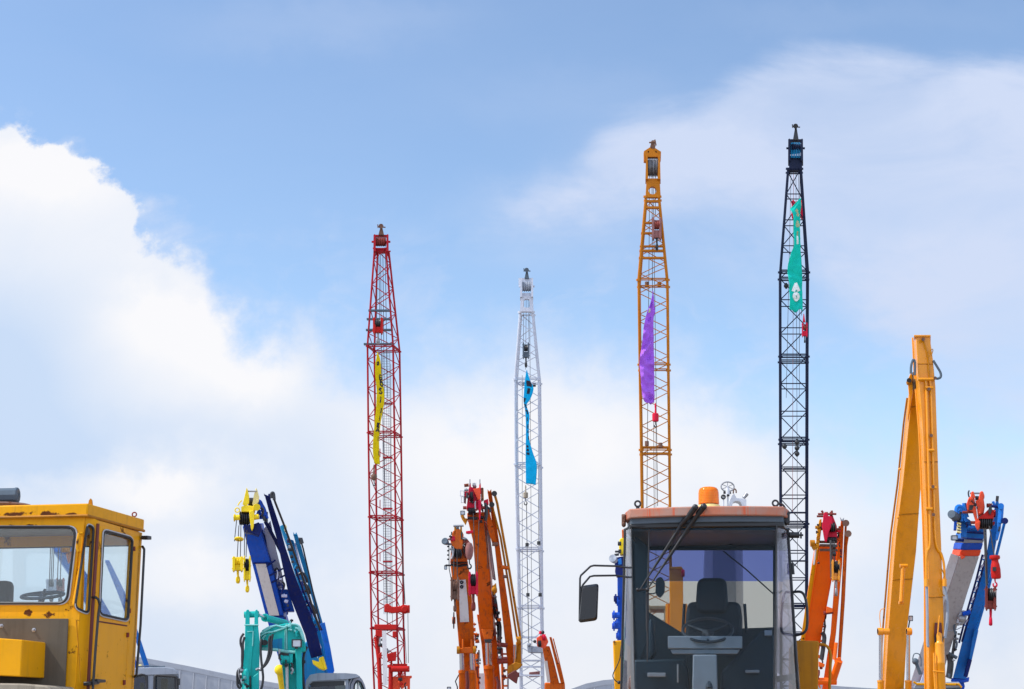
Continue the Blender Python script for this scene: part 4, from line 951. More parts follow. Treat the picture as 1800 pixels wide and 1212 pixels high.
# ---- black crane
secs = [(296, 1385.5, 1411), (478, 1371.6, 1427), (626, 1371.8, 1426), (772, 1372.2, 1425.6), (920, 1372.8, 1425.3), (1064, 1373, 1425), (1300, 1374, 1425)]
T, Yf, rg = lattice_crane('tallest lattice boom crane, nearly black, with a sea green banner', 'navy_lattice', secs, .14, 48, .080, .034, 100, 107, 'x')
boom_tip(T, Yf, 'navy_lattice', 1385.5, 1411.5, 244, 282, 220, 5, darkmat='navy_lattice', plate='black')
for x in (1391, 1394, 1397, 1400, 1403, 1406): rope(T, [(x, 251), (x, 278)], 99.9, .045, mat='teal_blue')
s = MB(); s.rect(1387, 282, 1410, 297, Yf(290), .6); part('head_web', s, 'navy_lattice', T)
for x0, x1, y1 in ((1391, 1382, 700), (1395, 1393, 900), (1399, 1402, 1000), (1403, 1409, 555), (1406, 1405, 700)): rope(T, [(x0, 280), (x1, y1)], 103.5 if y1 > 600 else 101, .016, mat='rope' if x0 != 1395 else 'pink_brown')
for x, y in ((1401, 778), (1401, 788), (1401, 798), (1379, 785), (1382, 503)):
    s = MB(); s.ball(P(x, y, 103), .16); s.cyl(P(x, y - 5, 103), P(x, y + 5, 103), .07, 8); part('pendant_link', s, 'black', T)
for y in (823, 900, 985):
    s = MB(); s.rect(1377, y, 1421, y + 2.2, 104.5, .3); part('cross_beam', s, 'navy_lattice', T)
hook_block('red single hook block hung on the right side of the black lattice boom', 1414.5, 10, 567, 592, 602, 100.6, 'crimson', 'rusty_red', 'black')
hook_block('red hook block half hidden behind the top of the sea green banner', 1402, 21, 352, 382, 398, 101.2, 'crimson', 'pink_brown', 'black')
s = MB(); s.pp([(1412.3, 552), (1413.5, 552), (1415.5, 566), (1411, 566)], 100.6, .2); part('rope_socket', s, 'crimson', T)
Yr = YL(296, 99.2, 1300, 106)
banner('banner', 'long sea green banner with white lettering on the black lattice boom', [(1406, 349), (1396, 360), (1388.6, 369), (1393, 382), (1393.5, 420), (1394, 435), (1388, 452), (1383.8, 474), (1386, 500), (1387.5, 530), (1387, 543), (1389, 549)],
       [(1408, 349), (1408.2, 365), (1408, 390), (1408.6, 420), (1409.5, 440), (1410.6, 480), (1411.3, 510), (1412, 530), (1412, 545)], 1.0, Yr, 'cloth_green', 0, .07,
       [(GA, (.32, .76, .36, .06), 'ink_white', .11), (GO, (.34, .845, .30, .055), 'ink_white', .10), (GS, (.5, .10, .25, .05), 'ink_beige', .08), (GG, (.42, .20, .3, .05), 'ink_beige', .08), (GI, (.2, .34, .5, .06), 'ink_white', .10), (GI, (.25, .30, .5, .03), 'ink_beige', .07)], seed=4, hem=3)

# ================================================================== telescopic truck cranes
def strip(T, name, mat, left, right, Yf, dv, bevel=.02, smooth=35, label=None):
    # dv: (_, depth, rise, side) - the beam runs back from its front face; side = how far the far edge shows to one side
    xm = sum(p[0] for p in left + right) / len(left + right); Y0 = Yf(left[0][1]) if callable(Yf) else Yf
    d = Vector(((xm - CX) / F_PX * dv[1] + (dv[3] * Y0 / F_PX if len(dv) > 3 else 0.0), dv[1], dv[2]))
    m = MB(); m.loft(Q(left, Yf), Q(right, Yf), d); return part(name, m, mat, T, bevel, smooth, label)
def tb(T, name, mat, pts, Yf, r, n=8, smooth=None):
    m = MB(); v = Q(pts, Yf); m.tube(resample(v, smooth) if smooth else v, r, n); return part(name, m, mat, T)
def pg(T, name, mat, poly, Y, th, bevel=.015, label=None):
    m = MB(); m.pp(poly, Y, th); return part(name, m, mat, T, bevel, label=label)
def shv(T, mat, x0, x1, y0, y1, Y, n):
    m = MB(); sheave_set(m, x0, x1, y0, y1, Y, n); return part('sheave', m, mat, T)
def stump(T, name, mat, xy, Y, to, r):
    m = MB(); m.cyl(P(xy[0], xy[1], Y), Vector(to), r, 14); return part(name, m, mat, T)

# ---- blue crane with yellow head
Yb = YL(870, 52, 1290, 57)
T = thing('truck_crane', 'royal blue telescopic crane with a yellow boom head and a long navy jib', 'crane', (P(520, 1285, 57).x, 57.5, 0))
dv = (0, .95, .12, 6)
strip(T, 'boom', 'royal_blue', [(426, 925), (428.5, 936), (447, 1006), (467, 1083), (497, 1182), (514, 1240), (530, 1290)], [(457, 920), (459.5, 936), (481, 1006), (499, 1083), (527, 1182), (544, 1240), (560, 1290)], Yb, dv, .03)
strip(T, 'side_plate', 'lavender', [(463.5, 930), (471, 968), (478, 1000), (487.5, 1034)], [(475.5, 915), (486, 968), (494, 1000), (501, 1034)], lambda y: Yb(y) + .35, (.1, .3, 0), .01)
strip(T, 'boom_collar', 'royal_blue', [(487, 1036), (492, 1055), (497, 1075)], [(505, 1036), (512, 1055), (518, 1075)], lambda y: Yb(y) + .3, (.1, .5, 0), .02)
strip(T, 'name_board', 'panel_white', [(449, 991), (467.5, 1063), (473.5, 1084)], [(467, 990.5), (485, 1060), (491, 1083)], lambda y: Yb(y) - .03, (0, .02, 0), .0)
for y in (990.5, 1084): tb(T, 'board_rim', 'navy', [(interp([(936, 428.5), (1083, 467)], y) + 1, y), (interp([(936, 459.5), (1083, 499)], y), y - .5)], lambda q: Yb(q) - .04, .025, 6)
strip(T, 'jib', 'navy', [(464.6, 869), (477, 915), (487, 950), (506, 1040), (536, 1116), (547, 1158)], [(474.5, 873), (492, 926), (502, 963), (523, 1024), (556, 1107), (567, 1152)], lambda y: Yb(y) - .2, (.3, .55, .05), .02)
for pts in ([(464.6, 871), (463.8, 867), (466.6, 871.5)], [(471, 874), (471.5, 868.5), (474, 868), (475, 874)]): pg(T, 'jib_fork', 'navy', pts, Yb(870) - .2, .2, .005)
strip(T, 'jib_rail', 'navy', [(463.5, 917), (480, 948), (498, 984), (519, 1033)], [(469, 915), (485, 945), (503, 981), (524, 1030)], lambda y: Yb(y) + .25, (.1, .3, 0), .01)
tb(T, 'jib_tie_rod', 'black', [(478.5, 868), (484, 884), (500, 925), (529, 1006), (562.5, 1108)], lambda y: Yb(y) - .35, .035)
s = MB(); s.tube(resample(Q([(478, 876), (477, 869), (479, 866.8), (481, 869), (482, 879)], Yb(870) - .35), 14), .05, 8); part('rod_eye', s, 'black', T)
tb(T, 'jib_tie_rod', 'navy', [(519, 1000), (541, 1060), (566, 1108)], Yb, .03); tb(T, 'boom_edge_pipe', 'lavender', [(500, 985), (515, 1020), (545, 1095), (563, 1140)], Yb, .045)
for y0, x0, x1 in ((985, 467, 484), (1000, 474, 497), (1012, 478, 500)): tb(T, 'brace', 'navy', [(x0, y0 + 12), (x1, y0)], Yb, .03)
pg(T, 'jib_foot', 'yellow', [(548.6, 1160), (560.5, 1164), (561, 1156.5), (568.5, 1154), (575, 1175), (570, 1178.5), (562, 1176), (550, 1167)], Yb(1160) - .5, .6, .02)
tb(T, 'jib_foot_rib', 'yellow', [(566, 1156), (573, 1177)], Yb(1160) - .55, .04)
pg(T, 'boom_base', 'teal_blue', [(528, 1135), (543, 1125), (556, 1152), (572, 1186), (572, 1290), (520, 1290), (524, 1180)], 57.2, 1.2, .05)
stump(T, 'lift_cylinder', 'yellow', (492, 1178), 54.5, (P(500, 1285, 55).x, 56.5, 1.4), .12)
s = MB(); s.ball(P(491.5, 1178, 54.5), .17); part('cylinder_eye', s, 'yellow', T)
Y = 51.6
pg(T, 'head_fin', 'yellow', [(433.5, 857.5), (435, 860), (438, 872), (438, 884), (433, 890), (426.5, 887), (428, 880)], Y, .12, .01); pg(T, 'head_fin', 'pale_yellow', [(450, 857.5), (452.5, 862), (455.7, 874), (455, 882), (447, 892), (443.5, 886), (446, 872)], Y + .1, .12, .01)
tb(T, 'head_tie_bar', 'dull_steel', [(435, 864), (451, 864)], Y + .1, .025); shv(T, 'rope', 437.5, 444.5, 875, 891, Y + .35, 3)
pg(T, 'head_block', 'yellow', [(424, 891), (432, 888), (445, 890), (449, 896), (447, 902), (440, 900), (424, 900)], Y, .5, .02); shv(T, 'black', 422, 438.5, 899, 924, Y + .25, 5)
pg(T, 'head_leg', 'yellow', [(438, 899), (445, 897), (447.5, 904), (446, 926), (443.5, 933), (441.5, 930), (439, 912)], Y - .1, .3, .015)
for a, b in (((411, 910.5), (421.5, 910)), ((445, 910), (455, 908.5))): tb(T, 'head_pin', 'yellow', [a, b], Y, .085, 12)
s = MB(); s.cyl(P(411.5, 910.5, Y), P(413, 910.5, Y), .12, 12); part('pin_cap', s, 'yellow', T)
s = MB(); s.ring(P(417, 897, Y), (0, 1, 0), .07, .02, 14, 6); s.tube(Q([(418, 889), (421, 884), (425, 880)], Y), .02, 6); part('rope_guide', s, 'yellow', T)
s = MB(); s.cyl(P(450, 892, Y + .2), P(451.5, 892, Y - .1), .11, 14); part('wheel_guard', s, 'yellow', T)
pg(T, 'head_collar', 'navy', [(428, 922), (440, 924), (455, 918), (460, 928), (455, 942), (444, 938), (429, 935)], Y + .15, .5, .02)
s = MB(); s.tube(resample(Q([(449, 886), (452, 882.5), (456, 883), (459, 889), (463, 896), (466, 907)], Y + .5), 14), .08, 8); s.tube(resample(Q([(453, 905), (456, 897), (458, 905), (463, 910), (466, 902), (470, 912)], Y + .5), 16), .05, 6); s.rect(456, 903, 464, 911, Y + .5, .3); part('hose_reel', s, 'royal_blue', T, .01)
s = MB(); s.rect(466, 900, 471, 916, Y + .7, .3); s.cyl(P(464, 901, Y + .6), P(467, 901, Y + .6), .06, 8); part('sensor_box', s, 'slate', T, .01)
for x0, x1, y0, y1, Yr_ in ((420, 417, 924, 980, Y), (423.5, 422.5, 924, 980, Y), (430, 429.5, 928, 980, Y), (434, 432.5, 932, 980, Y), (417, 412, 905, 952, Y)): rope(T, [(x0, y0), (x1, y1)], Yr_, .014)
m = MB(); m.ring(P(420, 948, Y), (0, .3, 1), .12, .03, 20, 8); m.ring(P(420, 948.5, Y), (0, .3, 1), .06, .025, 16, 6); solo('trip_ring', m, 'yellow', 'yellow ring hanging on the ropes above the yellow hook blocks', 'ring', P(420, 950, Y))
clutter(T, (486, 1000), (510, 1085), 53.6, 12, 3, 3, ('navy', 'black', 'lavender')); clutter(T, (505, 1085), (522, 1130), 54.4, 8, 5, 4, ('black', 'navy', 'panel_white')); clutter(T, (449, 885), (468, 918), 51.8, 9, 3, 5, ('royal_blue', 'navy', 'black'), .8)
carrier(T, P(530, 1285, 57).x, 59.5, 2.6, 9, 2.1, 'sky_blue')
hook_block('squat yellow hook block on the left below the yellow boom head', 418, 19, 978, 1004, 1024, Y, 'yellow', 'yellow', 'yellow', 'yellow twin hooks', .5)
hook_block('longer yellow hook block on the right below the yellow boom head', 434.5, 13, 977, 1022, 1040, Y - .2, 'yellow', 'black', 'yellow', 'yellow twin hooks', .35)

# ---- pale blue crane behind it
Yc = YL(930, 60, 1290, 64)
T = thing('truck_crane', 'turquoise blue telescopic crane half hidden behind the navy jib', 'crane', (P(590, 1285, 65).x, 65, 0))
strip(T, 'jib', 'teal_blue', [(515.8, 939), (522, 962), (537, 1012), (562, 1098), (575, 1183)], [(522.5, 939), (528, 955), (543.5, 1012), (569, 1101), (587, 1183)], Yc, (.3, .5, 0), .02)
pg(T, 'jib_fork', 'teal_blue', [(515.6, 941), (515.6, 935.5), (518.4, 940), (521, 935.8), (522.6, 941)], Yc(938), .2, .005)
tb(T, 'jib_tie_rod', 'black', [(528, 948), (533, 965), (545, 1018), (563.5, 1100)], lambda y: Yc(y) - .2, .03); s = MB(); s.tube(Q([(525, 949), (528.5, 948), (530.5, 956)], 59.9), .08, 8); part('rod_eye', s, 'black', T)
strip(T, 'boom', 'teal_blue', [(500, 945), (516, 1000), (534, 1060), (550, 1120), (566, 1185), (590, 1290)], [(516, 950), (531, 1000), (549, 1060), (566, 1120), (584, 1185), (607, 1290)], lambda y: Yc(y) + .6, (.3, .8, 0), .03)
strip(T, 'side_rail', 'lavender', [(517, 955), (528, 1000), (552, 1090)], [(519.5, 955), (530.5, 1000), (554.5, 1090)], lambda y: Yc(y) + .3, (.1, .2, 0), .01)
for x, y in ((536, 1030), (546, 1065), (531, 1010)):
    s = MB(); s.tube(resample(Q([(x - 6, y), (x, y - 3), (x + 6, y + 4), (x + 9, y + 14)], Yc), 10), .05, 6); part('hydraulic_hose', s, 'black', T)
pg(T, 'head_block', 'pale_yellow', [(499, 925), (502, 922), (504, 926), (504, 934), (500.5, 934)], 60, .3, .01); shv(T, 'brown_rust', 505, 510, 947, 955, 60, 2); pg(T, 'head_frame', 'teal_blue', [(492, 925), (498, 922), (502, 938), (507, 940), (512, 956), (504, 958), (498, 942)], 60.2, .6, .02)
strip(T, 'jib_base', 'sky_blue', [(560, 1098), (569, 1130), (578, 1190)], [(571, 1094), (581, 1140), (588, 1180)], lambda y: Yc(y) - .3, (.1, .3, 0), .02)
clutter(T, (503, 945), (556, 1110), 59.8, 18, 3, 6, ('black', 'teal_blue', 'dull_steel', 'navy'))
carrier(T, P(600, 1285, 65).x, 66.5, 2.6, 9, 2.1, 'teal_blue')

# ---- crane seen through the yellow cab's windows
Yd = YL(950, 56, 1290, 60)
T = thing('truck_crane', 'sky blue telescopic crane seen through the windows of the yellow cab', 'crane', (P(290, 1285, 60).x, 60.5, 0))
strip(T, 'boom', 'sky_blue', [(94, 968), (118, 1004), (150, 1060), (200, 1150), (262, 1290)], [(124, 955), (141, 990), (178, 1050), (228, 1138), (300, 1290)], Yd, (.4, .9, 0), .03)
strip(T, 'jib', 'sky_blue', [(184, 985), (206, 1040), (240, 1130), (255, 1176), (270, 1230)], [(192, 985), (219, 1040), (249, 1130), (262, 1170), (282, 1230)], lambda y: Yd(y) - .3, (.2, .4, 0), .02)
pg(T, 'head_block', 'sky_blue', [(91, 953), (107, 951), (128, 956), (127, 968), (112, 974), (95, 970)], 55.6, .6, .02); shv(T, 'ochre', 108, 122, 956, 972, 55.4, 4); pg(T, 'head_plate', 'orange', [(112, 958), (130, 956), (128, 984), (120, 990)], 55.8, .4, .02)
for x in (87, 90, 93, 101, 106): rope(T, [(x + 2, 960), (x, 1020)], 55.2, .016)
carrier(T, P(300, 1285, 61).x, 62, 2.6, 9, 2.1, 'sky_blue')
hook_block('grey hook block seen through the windscreen of the yellow cab', 90, 18, 1018, 1040, 1056, 55.2, 'grey', 'black', 'black')
hook_block('rusty orange hook block beside it, seen through the windscreen of the yellow cab', 106, 15, 1016, 1042, 1060, 55.4, 'pink_brown', 'black', 'black')

# ---- two orange cranes, centre
Ye = YL(930, 47, 1290, 50)
T = thing('truck_crane', 'weathered orange telescopic crane with a tan head and white board on its boom', 'crane', (P(823, 1285, 50.5).x, 51, 0))
strip(T, 'boom', 'orange', [(791, 985), (795, 1019), (802, 1079), (807, 1140), (808.5, 1182)], [(822, 985), (827, 1019), (832, 1085), (834.5, 1140), (836, 1182)], Ye, (.25, .8, 0), .03)
strip(T, 'lower_boom', 'orange', [(807, 1142), (809.5, 1212), (811, 1290)], [(835, 1142), (838, 1212), (840, 1290)], lambda y: Ye(y) + .15, (.25, .8, 0), .03)
strip(T, 'name_board', 'panel_white', [(807.5, 1020), (807.5, 1060), (808.5, 1094)], [(818.5, 1019), (822.5, 1060), (824.5, 1093.5)], lambda y: Ye(y) - .03, (0, .02, 0), .0)
for y in (988, 993.5, 981): tb(T, 'boom_band', 'black', resample([Vector((792, y - 1, 0)), Vector((806, y + 2.5, 0)), Vector((822, y - .5, 0))], 8) and [(792, y - 1), (806, y + 2), (822, y - 1)], lambda q: Ye(985) - .08, .04, 6)
for y in (1024, 1032):
    s = MB(); s.ring(P(811.5, y, Ye(y) - .06), (0, 1, 0), .035, .022, 12, 6); part('board_mark', s, 'ink_black', T)
Y = 46.8
pg(T, 'head_block', 'orange', [(796, 934), (802, 930), (811, 931), (815, 940), (813, 965), (806, 968), (795, 962), (792, 950)], Y, .5, .02); pg(T, 'head_block', 'orange', [(793, 962), (822, 960), (822, 986), (791.5, 986)], Y + .2, .5, .03)
shv(T, 'black', 794.5, 811, 963, 982, Y + .1, 4); shv(T, 'slate', 800.5, 807, 924, 938, Y + .25, 2)
for x in (798.5, 809): pg(T, 'head_fin', 'ochre', [(x, 925), (x + 3, 924), (x + 3.5, 940), (x - .5, 942)], Y, .12, .01)
tb(T, 'head_tie_bar', 'dull_steel', [(797, 925), (815, 924.5)], Y, .03)
pg(T, 'head_bracket', 'crimson', [(792, 945), (799, 942), (800, 950), (793, 952)], Y - .05, .2, .01); pg(T, 'head_bracket', 'rusty_red', [(814, 944), (820, 946), (828, 956), (820, 958), (814, 955)], Y, .25, .01)
s = MB(); s.lathe(P(783.5, 953, Y), Vector((-.3, -1, .2)), [(.02, -.16), (.06, -.12), (.09, 0), (.10, .08), (.08, .1), (.02, .09)], 16); s.tube(Q([(785, 955), (789, 957), (793, 957)], Y), .035, 6); part('work_lamp', s, 'slate', T)
lamp(T, 780.7, 993.8, 786, 1001.5, Y, .15); tb(T, 'lamp_arm', 'black', [(783, 995), (784, 994), (793, 994.5)], Y, .025)
for i in range(4): tb(T, 'cable_clip', 'black', [(786, 961 + i * 7.5), (790, 961 + i * 7.5)], Y, .025, 6)
tb(T, 'hoist_cable', 'rope', [(789, 958), (789.5, 1000), (793, 1018)], Y, .012); rope(T, [(803, 966), (804, 1015)], Y - .1, .016); rope(T, [(798, 982), (797, 1012)], Y - .1, .016)
s = MB(); s.cyl(P(800.5, 1091, 48.5), P(795, 1091, 48.5), .10, 14); part('winch_beacon', s, 'orange', T); s = MB(); s.cyl(P(796.8, 1091, 48.3), P(798.6, 1091, 48.3), .24, 16); part('winch_beacon', s, 'black', T)
pg(T, 'cross_yoke', 'orange', [(803, 1138), (812, 1140), (812, 1124), (815, 1124), (815, 1138), (827, 1138), (827, 1124), (830, 1124), (831, 1138), (837, 1136), (838, 1144), (833, 1149), (803, 1149)], 48.2, .4, .02)
for xa, xb in (((807.5, 815), (808, 816)), ((825, 833.5), (826, 834.5))):
    s = MB(); a, b = P(sum(xa) / 2, 1146, 48.3), P(sum(xb) / 2, 1179, 48.5); s.cyl(a, b, .066, 16); part('lift_ram', s, 'steel', T); s = MB(); s.cyl(b, P(sum(xb) / 2 + 1, 1290, 49.2), .092, 18); s.cyl(b, b + Vector((0, 0, -.08)), .105, 18); part('lift_cylinder', s, 'orange', T)
for xa in (803, 831.5):
    s = MB(); s.cyl(P(xa, 1143, 48.1), P(xa + 5, 1143, 48.1), .11, 14); part('yoke_pin', s, 'ochre', T)
tb(T, 'hydraulic_hose', 'black', [(807, 1186), (800.5, 1198), (804, 1208), (804.5, 1230)], 48.6, .018); tb(T, 'hydraulic_hose', 'dark_red', [(820, 1180), (822, 1200), (820, 1240)], 48.9, .05, 8)
lamp(T, 785.5, 1207.5, 793, 1216, 48.4, .15)
clutter(T, (836, 1096), (842, 1205), 49.5, 14, 3, 7, ('orange', 'black', 'rusty_red', 'dull_steel')); clutter(T, (792, 936), (796, 985), 46.7, 9, 2, 8, ('black', 'pink_brown', 'dull_steel'), .8); clutter(T, (812, 940), (826, 986), 46.9, 8, 3, 9, ('black', 'rusty_red', 'dull_steel'), .9)
carrier(T, P(823, 1285, 50).x, 53, 2.5, 9, 1.7, 'orange')
hook_block('rust brown hook block hanging in front of the white board', 799.5, 15, 1014, 1056, 1074, Y - .5, 'brown_rust', 'brown_rust', 'brown_rust', None, .3)
ball_hook('big pinkish brown overhaul weight beside the tan crane head', 825, 14.5, 954, 984, 1000, Y - .1, 'pink_brown', 'black', None)

Yg = YL(850, 50, 1290, 54)
T = thing('truck_crane', 'tall orange telescopic crane with a crimson head and jib on its right', 'crane', (P(868, 1285, 54).x, 55, 0))
strip(T, 'boom', 'orange', [(821, 910), (831, 950), (837, 1025), (843.5, 1107), (850, 1124)], [(852, 910), (854.6, 937), (862, 1019), (868, 1107), (865.5, 1124)], Yg, (0, .9, 0, 4), .03)
strip(T, 'lower_boom', 'orange', [(838, 1080), (846, 1130), (852, 1200), (856, 1290)], [(868, 1085), (874, 1130), (880, 1200), (886, 1290)], lambda y: Yg(y) + .5, (.3, .9, 0), .03)
tb(T, 'boom_side_pipe', 'white', [(856, 918), (862, 965), (868, 1018)], lambda y: Yg(y) + .3, .045); tb(T, 'boom_side_pipe', 'dull_steel', [(858.5, 930), (864, 975), (870, 1020)], lambda y: Yg(y) + .3, .03)
strip(T, 'jib', 'orange', [(857, 863), (864, 909), (869, 954), (883, 1082), (893, 1172)], [(864, 864), (873, 924), (878, 956), (898.5, 1098), (907, 1168)], lambda y: Yg(y) - .1, (.35, .6, 0), .02)
pg(T, 'jib_fork', 'orange', [(857, 866), (857, 860), (860, 864.5), (863.5, 860), (864, 866)], Yg(863) - .1, .25, .005)
strip(T, 'inner_jib', 'orange', [(851, 888), (858, 930), (866, 957)], [(857, 886), (867, 925), (874, 956)], lambda y: Yg(y) - .25, (.2, .3, 0), .02)
tb(T, 'jib_stop', 'brown_rust', [(865, 957), (876, 957)], Yg(957) - .4, .06); tb(T, 'hose_clamp', 'orange', [(881, 997), (894, 999)], Yg(997) - .4, .06); tb(T, 'hose_clamp', 'brown_rust', [(884, 1014), (892, 1014)], Yg(1014) - .4, .05)
tb(T, 'jib_tie_rod', 'ochre', [(869, 868), (874, 885), (893, 990), (915, 1124)], lambda y: Yg(y) - .3, .04); tb(T, 'jib_tie_rod', 'ochre', [(865, 890), (880, 945), (896, 1040), (909, 1124)], lambda y: Yg(y) - .2, .035)
for x, y in ((869, 868), (864.5, 887.5)):
    s = MB(); s.cyl(P(x, y, Yg(y) - .45), P(x, y, Yg(y) - .1), .085, 12); s.tube(Q([(x - 4, y), (x, y)], Yg(y) - .3), .03, 6); part('rod_eye', s, 'black', T)
s = MB(); s.cyl(P(908, 1127, 51.6), P(915.5, 1126, 51.6), .13, 14); part('ram_trunnion', s, 'ochre', T); s = MB(); s.cyl(P(911.5, 1130, 51.7), P(912, 1170, 52), .085, 14); part('jib_ram', s, 'ochre', T); s = MB(); s.cyl(P(905, 1135, 51.6), P(905.5, 1166, 52), .05, 12); part('ram_rod', s, 'steel', T)
pg(T, 'jib_knuckle', 'ochre', [(892, 1172), (906, 1164), (913, 1166), (919, 1168), (914, 1174), (906, 1180), (892, 1185)], 51.8, .4, .02); pg(T, 'jib_shoe', 'dark_red', [(892, 1186), (906, 1178), (912, 1184), (908.5, 1202), (905, 1200), (892.5, 1191)], 51.7, .45, .02); pg(T, 'jib_latch', 'rusty_red', [(909, 1183), (913, 1182), (913, 1190), (909, 1191)], 51.8, .3, .01)
pg(T, 'boom_nose', 'orange', [(846, 1106), (868, 1106), (865, 1124), (851, 1124)], Yg(1115) - .12, .4, .02)
pg(T, 'ram_socket', 'black', [(851, 1124), (865, 1124), (863, 1130), (853, 1130)], 51.7, .4, .01)
s = MB(); a, b = P(858.3, 1128, 52), P(859.5, 1171, 52.4); s.cyl(a, b, .098, 20); part('lift_ram', s, 'steel', T); s = MB(); s.cyl(b, P(863, 1290, 53), .15, 20); s.cyl(b, b + Vector((0, 0, -.1)), .17, 20); part('lift_cylinder', s, 'orange', T)
tb(T, 'hydraulic_hose', 'black', [(866, 1030), (870, 1080), (879, 1100), (877, 1150)], 52.4, .05, 8, 14); tb(T, 'hydraulic_hose', 'black', [(868, 1040), (874, 1075), (876, 1130)], 52.6, .04, 8, 12); tb(T, 'hydraulic_hose', 'dark_red', [(872, 1190), (876, 1200), (874, 1240)], 52, .05)
s = MB(); s.pp([(866, 1030), (872, 1025), (874, 1040), (868, 1046)], 51.2, .3); s.ball(P(869, 1037, 51.2), .09); part('hose_drum', s, 'ochre', T, .01)
s = MB(); s.rect(867, 1105, 872, 1118, 52.4, .3); part('valve_block', s, 'dark_red', T, .01)
for y in (1133, 1159, 1163): tb(T, 'boom_bracket', 'rusty_red', [(874, y), (892, y + (2 if y < 1150 else 0))], 52.3, .07)
for y, w in ((1118, 8), (1124, 7), (1152, 10), (1172, 9), (1178, 8)): tb(T, 'pipe_bracket', 'black' if y < 1130 else 'orange', [(834, y), (834 + w, y)], 53, .05)
tb(T, 'ladder_rail', 'orange', [(838.5, 1150), (841, 1290)], 52.8, .06); tb(T, 'ladder_rail', 'orange', [(882, 1140), (886, 1290)], 53, .04); s = MB(); s.rect(842, 1184, 852, 1290, 53.5, .3); part('cover_plate', s, 'white', T)
for i in range(5): tb(T, 'ladder_rung', 'orange', [(882, 1150 + i * 14), (893, 1150 + i * 14)], 53.4, .03)
tb(T, 'pipe_riser', 'dull_steel', [(893, 1150), (893, 1290)], 53.4, .03)
Y = 49.6
for x in (826, 843.5):
    tb(T, 'head_aerial', 'dull_steel', [(x, 843), (x, 852)], Y, .02, 6); pg(T, 'head_fin', 'crimson', [(x - 1, 850), (x + 1.5, 849), (x + 2.5, 868), (x - 2, 870)], Y, .14, .01)
pg(T, 'head_plate', 'crimson', [(824, 858), (829, 856), (838, 862), (842, 876), (843, 892), (838, 895), (820, 895), (822, 876)], Y + .05, .5, .02); pg(T, 'head_plate', 'red_orange', [(832, 860), (844, 857), (845, 877), (840, 880)], Y - .05, .15, .01, 'lighter pinkish red plate')
pg(T, 'head_ear', 'crimson', [(816, 864), (823, 864), (822, 873), (816, 873)], Y, .3, .01); shv(T, 'black', 826.5, 831.5, 864, 884, Y - .1, 2); shv(T, 'dull_steel', 831, 837, 849, 860, Y + .2, 2); shv(T, 'black', 823, 835.5, 892, 906, Y + .1, 5); pg(T, 'head_cheek', 'dark_red', [(815, 873), (819.5, 873), (819, 884), (816, 883)], Y, .3, .01)
pg(T, 'head_leg', 'crimson', [(840, 880), (846, 879), (845.5, 900), (844, 914), (842.5, 914), (841, 896)], Y - .15, .3, .015); pg(T, 'head_side', 'brown_rust', [(845.5, 858), (848.5, 857), (849, 878), (845.5, 878)], Y + .1, .3, .01); pg(T, 'head_side', 'ochre', [(848.5, 858), (850, 858), (850.5, 878), (848.5, 878)], Y + .1, .3, .01)
for a, b in (((814, 893), (820, 893)), ((844, 893), (852, 893)), ((816, 854), (824, 853))): tb(T, 'head_pin', 'rusty_red', [a, b], Y, .05, 8)
pg(T, 'jib_lug', 'crimson', [(850, 880), (858, 877), (859, 886), (851, 887)], Y + .2, .3, .015); pg(T, 'boom_collar', 'orange', [(821, 902), (852, 900), (853, 914), (822, 914)], Y + .3, .6, .02)
for a, b in (((822, 911), (840, 912)), ((843, 909), (850, 911)), ((843, 917), (848, 917))): tb(T, 'collar_pin', 'black', [a, b], Y + .15, .05)
s = MB(); s.tube(resample(Q([(853, 885), (856, 892), (861, 895), (862, 901)], Y), 8), .04, 6); s.rect(851, 884, 854, 888, Y - .1, .2); s.tube(Q([(854, 888), (855, 905), (853, 916)], Y), .06, 6); part('hydraulic_hose', s, 'black', T)
lamp(T, 809, 898, 817.5, 905.5, Y, .2, 'slate'); tb(T, 'lamp_arm', 'ochre', [(812, 906), (815, 913), (818, 921), (820, 912)], Y, .05)
for x0, y0, x1, y1 in ((809, 863, 815.5, 872), (810.5, 873.5, 815, 884)):
    s = MB(); s.tube(Q([(x0, y0), (x1, y0), (x1, y1), (x0, y1)], Y), .02, 6, True); part('lamp_guard', s, 'white', T)
rope(T, [(832, 903), (836, 1010)], Y - .2, .014); rope(T, [(842, 915), (839, 1010)], Y - .2, .014); tb(T, 'hoist_cable', 'brown_rust', [(851, 917), (856, 960), (858, 1000)], Yg, .02)
pg(T, 'trip_plate', 'crimson', [(819, 934), (831, 932.5), (832, 936), (824, 938), (819, 937)], Y - .4, .25, .01)
clutter(T, (870, 1046), (886, 1205), 52.3, 22, 4, 10, ('orange', 'black', 'rusty_red', 'dark_red', 'dull_steel')); clutter(T, (841, 872), (858, 915), 49.7, 11, 3, 11, ('black', 'crimson', 'rusty_red', 'brown_rust'), .8); clutter(T, (818, 860), (834, 890), 49.5, 7, 3, 12, ('black', 'crimson', 'dull_steel'), .7)
carrier(T, P(870, 1285, 54).x, 57, 2.6, 9, 1.8, 'orange')
hook_block('bright crimson hook block hung between the two orange booms', 832, 17, 1005, 1047, 1072, 46.8, 'crimson', 'black', 'rusty_red', None, .32)

